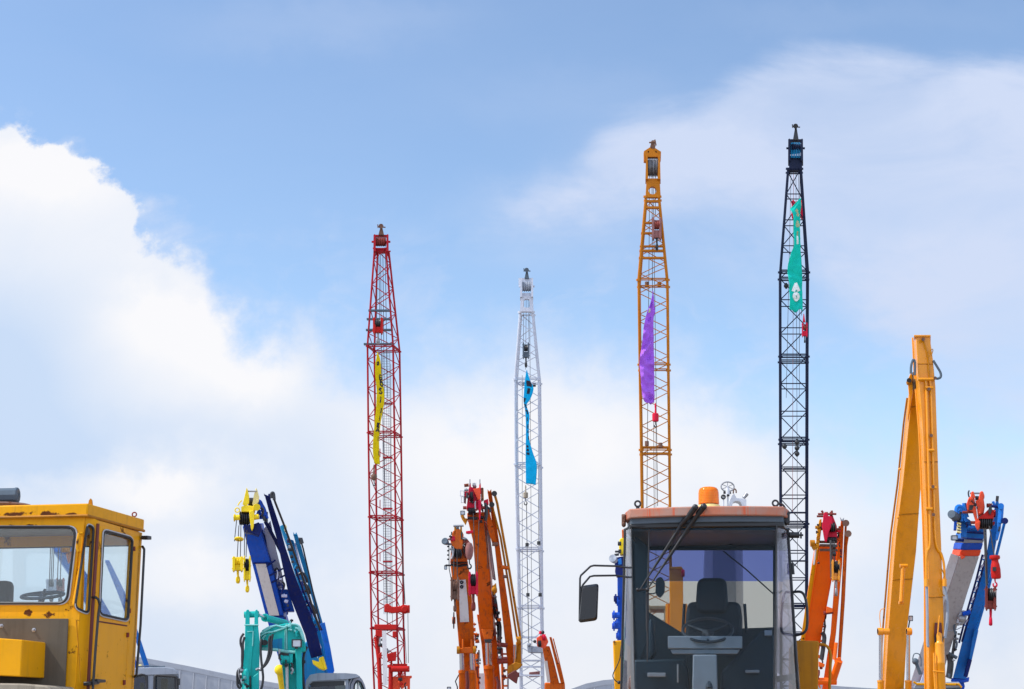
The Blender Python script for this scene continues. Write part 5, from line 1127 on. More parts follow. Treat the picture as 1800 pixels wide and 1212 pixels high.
# ---- small distant orange crane
Yh = YL(1115, 92, 1290, 96)
T = thing('truck_crane', 'small distant orange telescopic crane with a red head behind the white lattice boom', 'crane', (P(985, 1285, 96).x, 97, 0))
strip(T, 'boom', 'orange', [(953, 1136), (957, 1160), (968, 1205), (985, 1290)], [(966, 1136), (973, 1160), (984, 1205), (1000, 1290)], Yh, (.4, .9, 0), .04)
strip(T, 'name_board', 'panel_white', [(956.5, 1162), (962, 1200)], [(962, 1162), (967.5, 1199)], lambda y: Yh(y) - .05, (0, .03, 0), 0)
strip(T, 'jib', 'orange', [(965.5, 1120), (974, 1155), (986, 1202)], [(969.5, 1120), (979, 1155), (992, 1200)], lambda y: Yh(y) - .3, (.2, .5, 0), .03)
tb(T, 'jib_tie_rod', 'orange', [(972.5, 1123), (982, 1160), (992, 1203)], lambda y: Yh(y) - .4, .035)
Y = 91.5
pg(T, 'head_block', 'red_orange', [(943, 1122), (950, 1117), (960, 1118), (964, 1128), (958, 1140), (944, 1136)], Y, .6, .03); shv(T, 'black', 946, 951, 1126, 1138, Y - .1, 3); shv(T, 'crimson', 953, 959, 1115, 1126, Y, 2)
tb(T, 'head_pin', 'crimson', [(949, 1115), (951, 1110)], Y, .08); s = MB(); s.ball(P(940, 1128, Y), .09); s.ball(P(954, 1112, Y), .1); part('head_lamp', s, 'black', T)
pg(T, 'machinery_house', 'orange', [(957, 1200), (993, 1201), (994, 1230), (957, 1230)], 94, 2, .08)
carrier(T, P(985, 1285, 96).x, 98, 2.6, 9, 2.4, 'orange')

# ---- orange crane right of the loader
Yi = YL(905, 44, 1290, 47)
T = thing('truck_crane', 'bright orange telescopic crane leaning left beside the wheel loader, crimson head', 'crane', (P(1400, 1285, 47.5).x, 48.5, 0))
dv = (0, .75, 0, -10)
strip(T, 'boom', 'bright_orange', [(1441, 958), (1432.5, 1011), (1416, 1124), (1403, 1212), (1392, 1290)], [(1473, 958), (1464, 1011), (1446.5, 1105), (1430, 1212), (1419, 1290)], Yi, dv, .025)
strip(T, 'jib', 'bright_orange', [(1478.5, 914), (1469.5, 984), (1460, 1113), (1445, 1212), (1436, 1290)], [(1483.5, 916), (1480.5, 990), (1469.5, 1113), (1456, 1212), (1447, 1290)], lambda y: Yi(y) - .2, (-.15, .5, 0), .02)
strip(T, 'lit_boom_side', 'cab_yellow', [(1434.5, 957), (1424.5, 1011), (1407.5, 1124), (1393.5, 1212), (1382, 1290)], [(1440.2, 958), (1431.8, 1011), (1415.4, 1124), (1402.4, 1212), (1391.4, 1290)], lambda y: Yi(y) + .02, (0, .3, 0), .008)  # yellow strip over the orange boom's left face, sunlight put into its colour
tb(T, 'boom_edge_weld', 'bright_orange', [(1436.5, 985), (1430, 1030), (1417, 1118), (1404, 1205)], lambda y: Yi(y) - .01, .018)
pg(T, 'jib_fork', 'dull_steel', [(1478.5, 916), (1476.5, 909), (1480, 914), (1483.5, 910), (1483.5, 917)], Yi(913) - .2, .2, .005)
strip(T, 'jib_inner', 'bright_orange', [(1474, 925), (1470, 960), (1467.5, 984)], [(1478, 925), (1477, 960), (1474, 984)], lambda y: Yi(y) - .1, (-.1, .3, 0), .015)
tb(T, 'jib_tie_rod', 'orange', [(1490.5, 938), (1487, 960), (1483, 1053), (1476, 1158)], lambda y: Yi(y) - .3, .04); tb(T, 'jib_tie_rod', 'orange', [(1487, 919), (1485, 960), (1480, 1060), (1474, 1158)], lambda y: Yi(y) - .1, .03)
for x, y in ((1487, 920), (1491, 938.5)):
    s = MB(); s.cyl(P(x, y, 43.5), P(x, y, 44), .09, 12); s.tube(Q([(x - 5, y), (x, y)], 43.8), .035, 6); part('rod_eye', s, 'brown_rust', T)
pg(T, 'jib_elbow', 'bright_orange', [(1466, 1158), (1478, 1155), (1479, 1162), (1467, 1165)], 45.3, .3, .02); s = MB(); s.cyl(P(1475, 1162, 45.3), P(1464, 1196, 45.6), .1, 12); part('jib_ram', s, 'bright_orange', T); tb(T, 'ram_trunnion', 'bright_orange', [(1436, 1198), (1470, 1198)], 45.6, .1, 10)
tb(T, 'jib_hanger', 'bright_orange', [(1470, 1130), (1467, 1160)], 45, .05); pg(T, 'jib_bracket', 'bright_orange', [(1453, 1066), (1464, 1070), (1464, 1076), (1452, 1078)], 45, .3, .01); pg(T, 'jib_bracket', 'bright_orange', [(1439, 1163), (1450, 1168), (1448, 1173), (1439, 1172)], 45.3, .3, .01)
tb(T, 'boom_bracket', 'rusty_red', [(1448, 1078), (1464, 1076)], 45.1, .05); tb(T, 'hydraulic_hose', 'rubber', [(1445, 1112), (1449, 1120), (1447, 1140), (1444, 1160)], 45.5, .06, 8, 12); tb(T, 'hydraulic_hose', 'rubber', [(1448, 1076), (1450, 1100), (1447, 1122)], 45.5, .025, 8, 10)
Y = 43.6
pg(T, 'head_plate', 'crimson', [(1448, 902), (1453, 901), (1456, 907), (1462, 908), (1464, 922), (1457, 935), (1453, 953), (1449.5, 952), (1447, 938), (1445, 925)], Y - .1, .2, .015); pg(T, 'head_plate', 'crimson', [(1453, 912), (1463, 904), (1471, 925), (1472, 946), (1452, 947), (1455, 930)], Y + .1, .45, .02)
pg(T, 'head_cheek', 'rusty_red', [(1440, 920), (1447, 918), (1447, 930), (1441, 931)], Y + .1, .3, .01); shv(T, 'black', 1452, 1470, 944, 954, Y + .1, 6); shv(T, 'black', 1460, 1467, 918, 936, Y, 2); shv(T, 'rusty_red', 1450, 1455, 900, 910, Y + .1, 2); shv(T, 'rusty_red', 1459, 1463, 900, 909, Y + .1, 1)
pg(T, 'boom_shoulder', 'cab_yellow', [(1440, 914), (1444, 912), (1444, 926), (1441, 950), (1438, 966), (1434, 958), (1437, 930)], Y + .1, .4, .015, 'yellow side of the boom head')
for a, b in (((1436, 908), (1449, 908)), ((1438, 904), (1470, 904)), ((1433, 928), (1447, 928)), ((1464, 931), (1478, 930)), ((1444, 898), (1447, 902)), ((1462, 898), (1462.5, 902))): tb(T, 'head_pin', 'rusty_red', [a, b], Y, .03, 6)
pg(T, 'jib_lug', 'crimson', [(1471, 929), (1478, 929), (1478, 935), (1472, 935)], Y, .2, .01)
for y in (953, 959, 967): tb(T, 'boom_band', 'brown_rust', [(1441, y), (1472, y + .5)], Y + .2, .04, 6)
s = MB(); s.cyl(P(1424.5, 955.5, Y), P(1432, 955.5, Y), .09, 14); s.tube(Q([(1430, 956), (1431, 962), (1434, 966)], Y), .07, 6); part('side_lamp', s, 'ochre', T)
strip(T, 'hose_tray', 'white', [(1432, 965), (1429.5, 993)], [(1435.5, 965), (1432, 993)], Y + .25, (0, .1, 0), .01)
s = MB(); s.ball(P(1439, 990, 44.2), .03); part('bolt', s, 'black', T)
rope(T, [(1460, 950), (1461.5, 1018)], Y - .15, .03); rope(T, [(1466.5, 952), (1467, 985)], Y - .15, .014); rope(T, [(1464, 952), (1464, 985)], Y - .15, .014)
for y in (962, 974): tb(T, 'rope_guide', 'black', [(1463, y), (1469, y)], Y - .15, .06)
clutter(T, (1449, 1078), (1440, 1205), 45.5, 14, 4, 13, ('black', 'bright_orange', 'rusty_red')); clutter(T, (1437, 922), (1436, 962), 43.5, 7, 2, 14, ('cab_yellow', 'ochre', 'black'), .8); clutter(T, (1470, 925), (1480, 985), 43.9, 8, 2, 15, ('black', 'bright_orange', 'rusty_red'), .7)
carrier(T, P(1398, 1285, 47).x, 50, 2.5, 9, 1.7, 'bright_orange')
hook_block('orange hook block with black lower half on the bright orange crane', 1469.5, 15, 984, 1022, 1046, Y - .2, 'digger_yellow', 'black', 'dull_steel', None, .3)

# ---- blue crane half hidden behind the loader
Yj = YL(930, 38, 1290, 40)
T = thing('truck_crane', 'narrow strip of a blue crane with yellow fittings behind the loader cab', 'crane', (P(1100, 1285, 40).x, 41, 0))
strip(T, 'boom', 'royal_blue', [(1085, 1000), (1085.5, 1050), (1087, 1290)], [(1110, 1000), (1112, 1050), (1116, 1290)], Yj, (.2, .8, 0), .02)
pg(T, 'head_block', 'yellow', [(1089, 948), (1096, 944), (1108, 948), (1108, 974), (1090, 974), (1088, 962)], 37.7, .5, .02); pg(T, 'head_fin', 'orange', [(1093, 932), (1096, 930), (1097, 946), (1093.5, 947)], 37.7, .12, .01)
s = MB(); s.cyl(P(1086, 956, 37.6), P(1092, 956, 37.6), .05, 8); s.rect(1087, 966, 1092, 972, 37.6, .2); s.cyl(P(1081, 970, 37.6), P(1088, 970, 37.6), .025, 8); s.cyl(P(1080, 976, 37.6), P(1088, 975, 37.6), .03, 8); part('head_pin', s, 'black', T, .01)
s = MB(); s.lathe(P(1078, 983, 37.6), Vector((-.4, -.9, .3)), [(.02, -.14), (.07, -.1), (.09, 0), (.09, .05), (.02, .05)], 14); part('work_lamp', s, 'grey', T)
pg(T, 'boom_collar', 'navy', [(1084, 980), (1096, 978), (1096, 1012), (1084, 1014), (1081, 1004), (1082, 996), (1080, 990)], 37.8, .4, .02); pg(T, 'boom_collar', 'sky_blue', [(1086, 984), (1092, 981), (1093, 992), (1087, 993)], 37.7, .2, .01)
for y, x0 in ((1053, 1079), (1057, 1082), (1082, 1076), (1101, 1076), (1096, 1081), (1118, 1083)):
    s = MB(); s.cyl(P(x0, y, 38.5), P(1089, y, 38.5), .07, 10); s.cyl(P(x0 + 2, y, 38.5), P(x0 + 4.5, y, 38.5), .11, 12); part('boom_pin', s, 'royal_blue' if y != 1053 else 'navy', T)
carrier(T, P(1100, 1285, 40).x, 43, 2.4, 8, 1.6, 'royal_blue')

# ---- white crane behind the loader
Yk = YL(850, 27, 1290, 30)
T = thing('truck_crane', 'white crane boom rising behind the loader cab, spoked wheel on its head', 'crane', (P(1272, 1285, 30).x, 31, 0))
strip(T, 'boom', 'white', [(1238, 902), (1236, 1000), (1235, 1290)], [(1305, 902), (1306, 1000), (1309, 1290)], Yk, (.1, .8, 0), .03)
strip(T, 'inner_boom', 'grey', [(1254, 930), (1253, 1060), (1253, 1110)], [(1292, 930), (1294, 1060), (1294, 1110)], lambda y: Yk(y) - .05, (0, .1, 0), .02)
Y = 26.8
s = MB(); c = P(1279, 856, Y); s.ring(c, (0, -1, 0), .106, .011, 28, 8, .74)
for i in range(6):
    an = math.pi / 6 + i * math.pi / 3; s.tube([c, c + Vector((math.cos(an) * .104, 0, math.sin(an) * .077))], .006, 6)
part('spoked_wheel', s, 'dull_steel', T)
s = MB(); s.lathe(P(1279.5, 873, Y - .02), (0, 0, 1), [(.02, 0), (.032, .005), (.035, .06), (.03, .11), (.022, .15), (.03, .16), (.005, .17)], 14); part('wheel_post', s, 'white', T); s = MB(); s.cyl(P(1277.5, 871, Y - .04), P(1281.5, 871, Y - .04), .02, 10); s.ball(P(1283.5, 867, Y), .018); s.rect(1271.5, 864, 1276, 868, Y, .06); part('pin', s, 'black', T)
s = MB(); s.plate(Q([(1282, 889), (1283, 881), (1287, 872), (1290.5, 868), (1295, 876), (1305, 876.5), (1312, 878), (1312, 892), (1305, 892), (1303.5, 886), (1301, 882.5), (1296, 881), (1290, 882.5), (1287.5, 887), (1286.5, 892), (1282, 892)], Y), [], (0, .25, 0)); part('head_bracket', s, 'white', T, .006)
s = MB(); s.cyl(P(1307, 876, Y + .05), P(1312.5, 869, Y + .05), .028, 12); s.cyl(P(1310, 872, Y + .05), P(1313, 868, Y + .05), .033, 12); part('head_lug', s, 'dull_steel', T)
s = MB(); s.tube(resample(Q([(1289, 868), (1289.5, 862), (1292, 860), (1294, 863), (1294, 867)], Y), 10), .012, 6); part('rope_guide', s, 'brown_rust', T)
for x in (1271.5, 1279.5): tb(T, 'guide_post', 'white', [(x, 870), (x, 905)], Y + .02, .014)
s = MB(); s.ring(P(1271.5, 874, Y), (0, -1, 0), .03, .014, 14, 6); part('snap_ring', s, 'black', T)
carrier(T, P(1272, 1285, 30).x, 33.5, 2.5, 8, 1.7, 'white')

# ---- white and blue crane at the right edge
Yl = YL(880, 44, 1290, 49)
T = thing('truck_crane', 'white telescopic crane with a blue boom end, red stripe and orange head', 'crane', (P(1625, 1285, 49).x, 50.5, 0))
dv = (0, .8, .1, -15)
bl = [(1697, 928), (1687.4, 975), (1666, 1041), (1633.6, 1149), (1618, 1197), (1592, 1290)]; br_ = [(1736, 928), (1723, 975), (1698, 1052), (1664, 1165), (1654, 1197), (1630, 1290)]
def seg(name, mat, y0, y1, grow=0.0):
    f = lambda L: sorted([(y, x) for x, y in L])
    Lx = [(interp(f(bl), y) - grow, y) for y in (y0, (y0 + y1) / 2, y1)]; Rx = [(interp(f(br_), y) + grow, y) for y in (y0, (y0 + y1) / 2, y1)]
    return strip(T, name, mat, Lx, Rx, Yl, dv, .03)
strip(T, 'boom', 'shaded_boom_white', [(interp(sorted((y, x) for x, y in bl), q), q) for q in (978, 1041, 1149, 1197, 1290)], [(interp(sorted((y, x) for x, y in br_), q), q) for q in (978, 1041, 1149, 1197, 1290)], Yl, dv, .035)  # front face wears the shaded copy of the white paint
seg('boom_band', 'red_orange', 967, 978, .2); seg('boom_collar', 'royal_blue', 955, 967, .3); seg('boom_collar', 'grey', 948, 955, .1); seg('boom_collar', 'sky_blue', 937, 948, .4); seg('boom_collar', 'sky_blue', 926, 936.5, -.3)
fb = sorted((y, x) for x, y in bl)
strip(T, 'lit_boom_side', 'white', [(interp(fb, q) - 15, q - 5) for q in (978, 1041, 1149, 1197, 1290)], [(interp(fb, q) - .5, q) for q in (978, 1041, 1149, 1197, 1290)], lambda y: Yl(y) + .02, (0, .3, 0), .008)  # lighter white strip laid over the boom's sunlit left side
pg(T, 'band_marker', 'red_orange', [(1687, 974), (1697, 979), (1691, 983.5), (1689, 981)], Yl(978) - .12, .1, .005)
for y in (926, 936.7, 948): tb(T, 'collar_edge', 'navy', [(interp([(926, 1697.5), (948, 1693)], y), y - 1.5), (interp([(926, 1730), (948, 1727)], y), y + 1)], lambda q: Yl(936) - .06, .03, 6)
tb(T, 'seam', 'grey', [(1662, 1110), (1682, 1107), (1690, 1103)], Yl(1107) - .08, .012, 5)
Y = 43.5
pg(T, 'head_plate', 'red_orange', [(1707, 865), (1711, 863.5), (1714, 872), (1716, 890), (1719, 910), (1723, 918), (1722, 928), (1719, 932), (1716, 928), (1714, 914), (1710, 900), (1700, 897), (1699, 886), (1702, 876), (1706, 874)], Y - .1, .3, .02)
pg(T, 'head_plate', 'red_orange', [(1722, 866), (1724, 863.5), (1728, 863.5), (1731, 872), (1729, 876), (1731, 890), (1729, 902), (1719, 908), (1714, 893), (1715, 880), (1720, 878)], Y + .1, .35, .03)
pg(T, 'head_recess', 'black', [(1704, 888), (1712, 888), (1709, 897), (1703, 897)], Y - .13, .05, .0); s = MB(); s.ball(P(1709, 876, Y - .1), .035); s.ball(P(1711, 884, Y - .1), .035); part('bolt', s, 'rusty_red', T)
shv(T, 'black', 1713, 1726, 872, 880, Y + .2, 3); tb(T, 'head_tie_bar', 'dull_steel', [(1705, 867.5), (1722, 867.5)], Y, .025)
strip(T, 'head_flange', 'white', [(1712.5, 876), (1715.5, 893), (1718, 912)], [(1713.8, 876), (1716.8, 893), (1719.5, 911)], Y - .12, (0, .05, 0), 0)
pg(T, 'rope_guard', 'red', [(1718, 911.5), (1730, 903), (1738, 895), (1745, 898), (1748, 904), (1746, 912), (1718, 912.5)], Y, .5, .015); shv(T, 'black', 1721, 1742, 909, 931, Y + .15, 6); shv(T, 'rusty_red', 1735, 1743, 885, 893, Y + .2, 2); shv(T, 'red', 1744, 1748.5, 896, 910, Y + .2, 1); pg(T, 'guard_lug', 'red', [(1742, 918), (1749, 917), (1748, 922), (1742, 922.5)], Y + .1, .25, .01)
pg(T, 'hook_lug', 'red_orange', [(1713, 920), (1723, 916), (1721, 928), (1718.5, 931.5), (1715.5, 928)], Y - .15, .12, .01); shv(T, 'rusty_red', 1707, 1714, 916, 922, Y, 2)
tb(T, 'head_pin', 'rusty_red', [(1692, 901), (1710, 900.5)], Y, .035); pg(T, 'rope_drop', 'black', [(1738, 892), (1743, 888), (1744, 898), (1740, 906), (1737, 900)], Y - .05, .15, .005)
for pts in ([(1681, 905), (1682, 893), (1688, 891), (1695, 898), (1700, 910)], [(1684, 900), (1688, 896), (1694, 906), (1699, 918)], [(1685, 914), (1684, 905), (1690, 900), (1692, 912)], [(1689, 917), (1690, 902), (1695, 905), (1697, 916)], [(1695, 885), (1696, 892), (1699, 902)]):
    s = MB(); s.tube(resample(Q(pts, Y + .15), 12), .06, 8); part('hydraulic_hose', s, 'sky_blue', T)
pg(T, 'valve_block', 'sky_blue', [(1685, 903), (1695, 908), (1706, 915), (1708, 924), (1698, 920), (1688, 914)], Y + .25, .4, .02); pg(T, 'valve_block', 'navy', [(1684, 908), (1687, 907), (1686, 914), (1683, 913)], Y + .1, .15, .01); pg(T, 'boom_nose', 'sky_blue', [(1686, 916), (1700, 918), (1699, 945), (1689, 944), (1688, 930)], Y + .3, .4, .02)
strip(T, 'cable_carrier', 'slate', [(1684.5, 918), (1682, 938)], [(1688.5, 918), (1687.5, 938)], Y + .1, (0, .15, 0), .01)
for i in range(4): tb(T, 'cable_clip', 'pale_yellow', [(1682, 920 + i * 5), (1689, 921.5 + i * 5)], Y + .05, .025, 6)
pg(T, 'lamp_bracket', 'royal_blue', [(1677, 917), (1683, 915), (1681, 932), (1676, 932)], Y + .1, .2, .01)
s = MB(); s.lathe(P(1679, 908.5, Y + .1), (P(1669.5, 902, Y - .25) - P(1679, 908.5, Y + .1)), [(.05, -.12), (.10, -.1), (.12, -.02), (.115, .26), (.105, .30), (.02, .305)], 18); part('flood_lamp', s, 'slate', T); s = MB(); s.lathe(P(1681, 910, Y + .15), (P(1669.5, 902, Y - .25) - P(1679, 908.5, Y + .1)), [(.02, -.12), (.135, -.1), (.135, .02), (.02, .03)], 18); part('lamp_housing', s, 'black', T)
lamp(T, 1672.5, 941, 1684, 949.5, Y, .3, 'slate'); tb(T, 'lamp_arm', 'navy', [(1680, 950), (1694, 950.5)], Y + .2, .04)
strip(T, 'jib', 'sky_blue', [(1750, 882), (1735, 969), (1719, 1030), (1705, 1074), (1691, 1130), (1675, 1192)], [(1755.5, 882), (1759, 906), (1743, 999), (1728, 1062), (1714, 1119), (1698, 1194)], lambda y: Yl(y) + .1, (-.12, .5, 0), .02)
tb(T, 'jib_spike', 'black', [(1752.5, 882), (1753.5, 872.5)], Y, .04); pg(T, 'jib_ear', 'sky_blue', [(1743, 882), (1748, 881), (1750, 888), (1746, 888)], Y + .2, .2, .01); tb(T, 'jib_pin', 'navy', [(1742, 890), (1762, 892)], Y, .04)
s = MB(); s.cyl(P(1759.5, 890, Y - .15), P(1759.5, 890, Y + .15), .08, 14); s.tube(Q([(1759.5, 890), (1758.5, 905), (1757, 920)], Y), .08, 8); part('rod_eye', s, 'sky_blue', T)
strip(T, 'jib_side', 'sky_blue', [(1755, 908), (1752, 930), (1749, 950)], [(1761, 905), (1759, 930), (1754, 948)], Y - .05, (0, .3, 0), .015); pg(T, 'jib_pad', 'black', [(1756, 926), (1759, 925), (1757, 934), (1754.5, 934)], Y - .1, .1, .005)
s = MB(); s.cyl(P(1766.5, 916, Y - .2), P(1766.5, 916, Y + .15), .085, 12); s.tube(Q([(1759, 917), (1766, 917)], Y), .04, 6); part('rod_eye', s, 'navy', T)
tb(T, 'jib_tie_rod', 'sky_blue', [(1766.5, 916), (1757, 955), (1735, 1045), (1716, 1110)], lambda y: Yl(y) - .2, .04); tb(T, 'jib_tie_rod', 'navy', [(1763, 925), (1752, 975), (1738, 1025)], lambda y: Yl(y) - .1, .02)
for pts in ([(1727, 976), (1716, 1020), (1700, 1075), (1686, 1130)], [(1735, 972), (1722, 1020), (1706, 1075), (1691, 1128)]): tb(T, 'ladder_rail', 'navy', pts, lambda y: Yl(y) + .1, .03)
for i in range(7):
    f = i / 7; y = 982 + 135 * f; xa = interp([(976, 1727), (1020, 1716), (1075, 1700), (1130, 1686)], y); xb = interp([(972, 1735), (1020, 1722), (1075, 1706), (1128, 1691)], y - 9)
    tb(T, 'ladder_rung', 'lavender', [(xa, y), (xb, y - 9)], lambda q: Yl(q) + .1, .03); tb(T, 'ladder_rung', 'sky_blue', [(xa, y), (xb - .3, y + 6)], lambda q: Yl(q) + .1, .022)
pg(T, 'jib_knuckle', 'royal_blue', [(1673, 1192), (1699, 1192), (1704, 1190), (1703, 1198), (1684, 1202), (1671, 1198)], 48, .5, .02); pg(T, 'jib_foot', 'royal_blue', [(1684, 1200), (1694, 1198), (1696, 1206), (1692, 1225), (1684, 1225)], 48.2, .4, .02)
strip(T, 'jib_ram', 'sky_blue', [(1713, 1104), (1708, 1130), (1700, 1180)], [(1720, 1108), (1714, 1135), (1706, 1170)], lambda y: Yl(y) - .1, (0, .2, 0), .02); tb(T, 'ram_slot', 'navy', [(1705, 1160), (1697, 1190)], Yl(1170) - .2, .06)
s = MB(); s.tube(resample(Q([(1684, 1096), (1688, 1082), (1696, 1076), (1694, 1090), (1687, 1098), (1690, 1086)], 46.4), 16), .06, 6); s.ball(P(1690, 1088, 46.4), .12); part('hose_bundle', s, 'dull_steel', T); s = MB(); s.rect(1694, 1074, 1702, 1082, 46.4, .3); s.cyl(P(1692, 1080, 46.3), P(1706, 1076, 46.3), .06, 8); part('jib_hinge', s, 'royal_blue', T, .01)
for pts, r_ in (([(1680, 1110), (1676, 1140), (1671, 1170)], .04), ([(1668, 1150), (1671, 1165), (1669, 1185), (1667, 1192)], .09)): tb(T, 'hydraulic_hose', 'black', pts, 47, r_, 8, 12)
tb(T, 'boom_stay', 'slate', [(1668, 1149), (1682, 1157)], 47, .05); pg(T, 'boom_foot', 'lavender', [(1632, 1150), (1640, 1197), (1640, 1230), (1612, 1230), (1618, 1197)], 47.6, .5, .02)
s = MB(); s.tube(resample(Q([(1604, 1160), (1607, 1150), (1615, 1150), (1619, 1158), (1619, 1172)], 46.5), 14), .015, 6); s.tube(Q([(1608, 1160), (1612, 1170), (1618, 1186)], 46.5), .05, 6); s.ball(P(1609, 1163, 46.5), .09); part('mirror_stay', s, 'slate', T)
rope(T, [(1730, 930), (1734, 1030)], Y - .2, .022); rope(T, [(1733, 930), (1735.5, 1030)], Y - .2, .018); rope(T, [(1739, 925), (1748, 978)], Y - .2, .016)
clutter(T, (1682, 896), (1704, 930), 43.7, 14, 5, 16, ('sky_blue', 'navy', 'black', 'royal_blue'), .9); clutter(T, (1686, 1080), (1672, 1190), 46.8, 11, 4, 17, ('black', 'dull_steel', 'slate')); clutter(T, (1702, 868), (1726, 900), 43.3, 6, 4, 18, ('rusty_red', 'black', 'red_orange'), .7)
carrier(T, P(1620, 1285, 49).x, 53, 2.6, 9, 1.8, 'white')
T2 = thing('hook_block', 'bottle shaped red hook block with open hook below the orange crane head', 'crane hook', P(1749, 1032, Y - .3))
s = MB(); pr = [(.05, 0), (.2, 0), (.22, -.05), (.2, -.09), (.14, -.11), (.14, -.17), (.17, -.22), (.2, -.36), (.2, -.56), (.17, -.6), (.06, -.61)]; s.lathe(P(1748.5, 977, Y - .3), (0, 0, 1), [(r_ * .62 * (1.0), h) for r_, h in pr], 20); part('weight', s, 'red', T2)
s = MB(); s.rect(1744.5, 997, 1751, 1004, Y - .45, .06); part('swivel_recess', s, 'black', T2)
s = MB(); hook_curve(s, 1749, 1016, 1032, Y - .3, .026, 1); part('hook', s, 'crimson', T2)
hook_block('dusty red open framed hook block with a long prong at the right edge', 1741.5, 20, 1030, 1073, 1098, Y - .3, 'rusty_red', 'black', 'crimson', None, .3)

# ================================================================== excavators
# ---- yellow long-reach excavator
Ym = YL(590, 34, 1290, 35.5)
T = thing('excavator', 'yellow long reach excavator with its boom and stick folded into a tall inverted V', 'excavator', (P(1610, 1285, 36).x, 37, 0))
Ya = lambda y: 33.6 + (y - 590) * .0006
strip(T, 'stick', 'digger_yellow', [(1610, 592), (1614, 662), (1622, 760), (1629, 925), (1632, 1029), (1632, 1134), (1634, 1290)], [(1634.4, 592), (1640, 632), (1644.5, 680), (1650, 850), (1654.5, 955), (1660, 1120), (1665, 1290)], Ya, (0, .55, 0, -6.5), .012)
tb(T, 'boom_flange', 'ochre', [(1594.5, 700), (1588.5, 744), (1577.8, 850), (1565.6, 940), (1552, 1104), (1546, 1212), (1542, 1290)], lambda y: 34.95 + (y - 684) * .0055, .022)
tb(T, 'stick_flange', 'digger_yellow', [(1604.2, 594), (1607.6, 662), (1615.5, 760), (1622.5, 925), (1625.5, 1029), (1625.5, 1134), (1627, 1290)], lambda y: Ya(y) + .5, .02)
pg(T, 'stick_cap', 'digger_yellow', [(1606.5, 589), (1636, 589), (1636, 592), (1606.5, 592)], 33.55, .62, .006)
Yn = YL(600, 34.3, 1290, 35.8)
strip(T, 'boom', 'digger_yellow', [(1604.5, 684), (1597.5, 744), (1587, 850), (1575, 940), (1562, 1104), (1556, 1212), (1552, 1290)], [(1612, 684), (1617.5, 744), (1619, 850), (1610.5, 969), (1595, 1104), (1589, 1212), (1585, 1290)], lambda y: 34.4 + (y - 684) * .0055, (0, .55, -.02, -8.5), .012)
pg(T, 'boom_lug', 'digger_yellow', [(1600, 657), (1602.5, 656), (1605, 664), (1605, 690), (1596, 740), (1595, 735), (1598, 700), (1596, 676), (1597, 665)], 34.3, .3, .01)
s = MB(); s.cyl(P(1598, 669, 34.25), P(1598, 669, 34.7), .05, 14); s.cyl(P(1606, 676, 34.2), P(1610, 676, 34.2), .12, 14); s.tube(Q([(1606, 655), (1607, 685)], 34.3), .03, 8); part('elbow_pin', s, 'black', T)
s = MB(); s.cyl(P(1594, 674, 34.3), P(1600, 673, 34.3), .04, 12); part('pin_cap', s, 'ochre', T)
for pts, r_ in (([(1601, 657), (1601.5, 644), (1604.5, 634), (1607.5, 634), (1608.5, 642), (1608, 660)], .025), ([(1640.5, 634), (1646, 643), (1653, 655), (1653.5, 663), (1648, 666), (1644, 665)], .026)): tb(T, 'hydraulic_hose', 'slate', pts, 33.6, r_, 8, 22)
for pts in ([(1627.5, 668), (1629, 700), (1633, 850), (1635, 950), (1630, 970), (1628.5, 990), (1628.5, 1028)], [(1634.5, 668), (1637, 700), (1641.5, 850), (1645, 950), (1655, 975), (1659.5, 995), (1660.5, 1028)]): tb(T, 'hydraulic_pipe', 'digger_yellow', pts, lambda y: Ya(y) - .05, .026, 8, 60)
for x, y, w in ((1613, 667, 30), (1626.5, 682, 13), (1632, 792, 10), (1634, 858, 12), (1627, 895, 12)): tb(T, 'pipe_clamp', 'digger_yellow', [(x, y), (x + w, y)], lambda q: Ya(q) - .07, .032, 8)
for x, y in ((1633, 684), (1637, 766), (1640, 856), (1644, 665), (1641, 905), (1623, 597)):
    s = MB(); s.cyl(P(x, y, 33.45), P(x, y, 33.62), .035, 10); part('bolt', s, 'brown_rust', T)
tb(T, 'hydraulic_pipe', 'ochre', [(1623, 598), (1631, 626), (1632.5, 650), (1635, 668)], lambda y: Ya(y) - .04, .012, 6, 20); s = MB(); s.tube(resample(Q([(1628, 627), (1633, 627), (1637, 615), (1640, 616), (1637, 626)], 33.52), 16), .009, 6); part('grease_line', s, 'ochre', T)
for x, y in ((1628.7, 1022), (1660.5, 1022)): 
    s = MB(); s.cyl(P(x, y - 4, 33.7), P(x, y + 9, 33.7), .045, 12); part('pipe_joint', s, 'digger_yellow', T)
tb(T, 'hydraulic_hose', 'grey', [(1629, 1032), (1630, 1080), (1630.5, 1130), (1633, 1136)], 33.75, .03, 8, 20); tb(T, 'hydraulic_hose', 'grey', [(1660, 1032), (1665, 1060), (1665, 1090), (1661, 1122)], 33.75, .03, 8, 20)
for pts in ([(1655, 1000), (1659, 1010), (1658, 1020)], [(1653, 1035), (1657, 1045), (1660, 1048)]): tb(T, 'grease_line', 'ochre', pts, 33.75, .012, 6, 10)
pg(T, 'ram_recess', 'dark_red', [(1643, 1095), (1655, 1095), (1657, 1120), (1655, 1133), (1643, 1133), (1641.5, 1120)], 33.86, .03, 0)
s = MB(); s.lathe(P(1651, 1114, 33.75), (P(1655, 1290, 33.8) - P(1651, 1114, 33.75)), [(.02, -.02), (.05, .0), (.06, .06), (.055, .12), (.06, .16), (.095, .2), (.095, .55), (.1, .56), (.1, .60), (.095, .61), (.093, 2.2)], 20); part('stick_cylinder', s, 'digger_yellow', T)
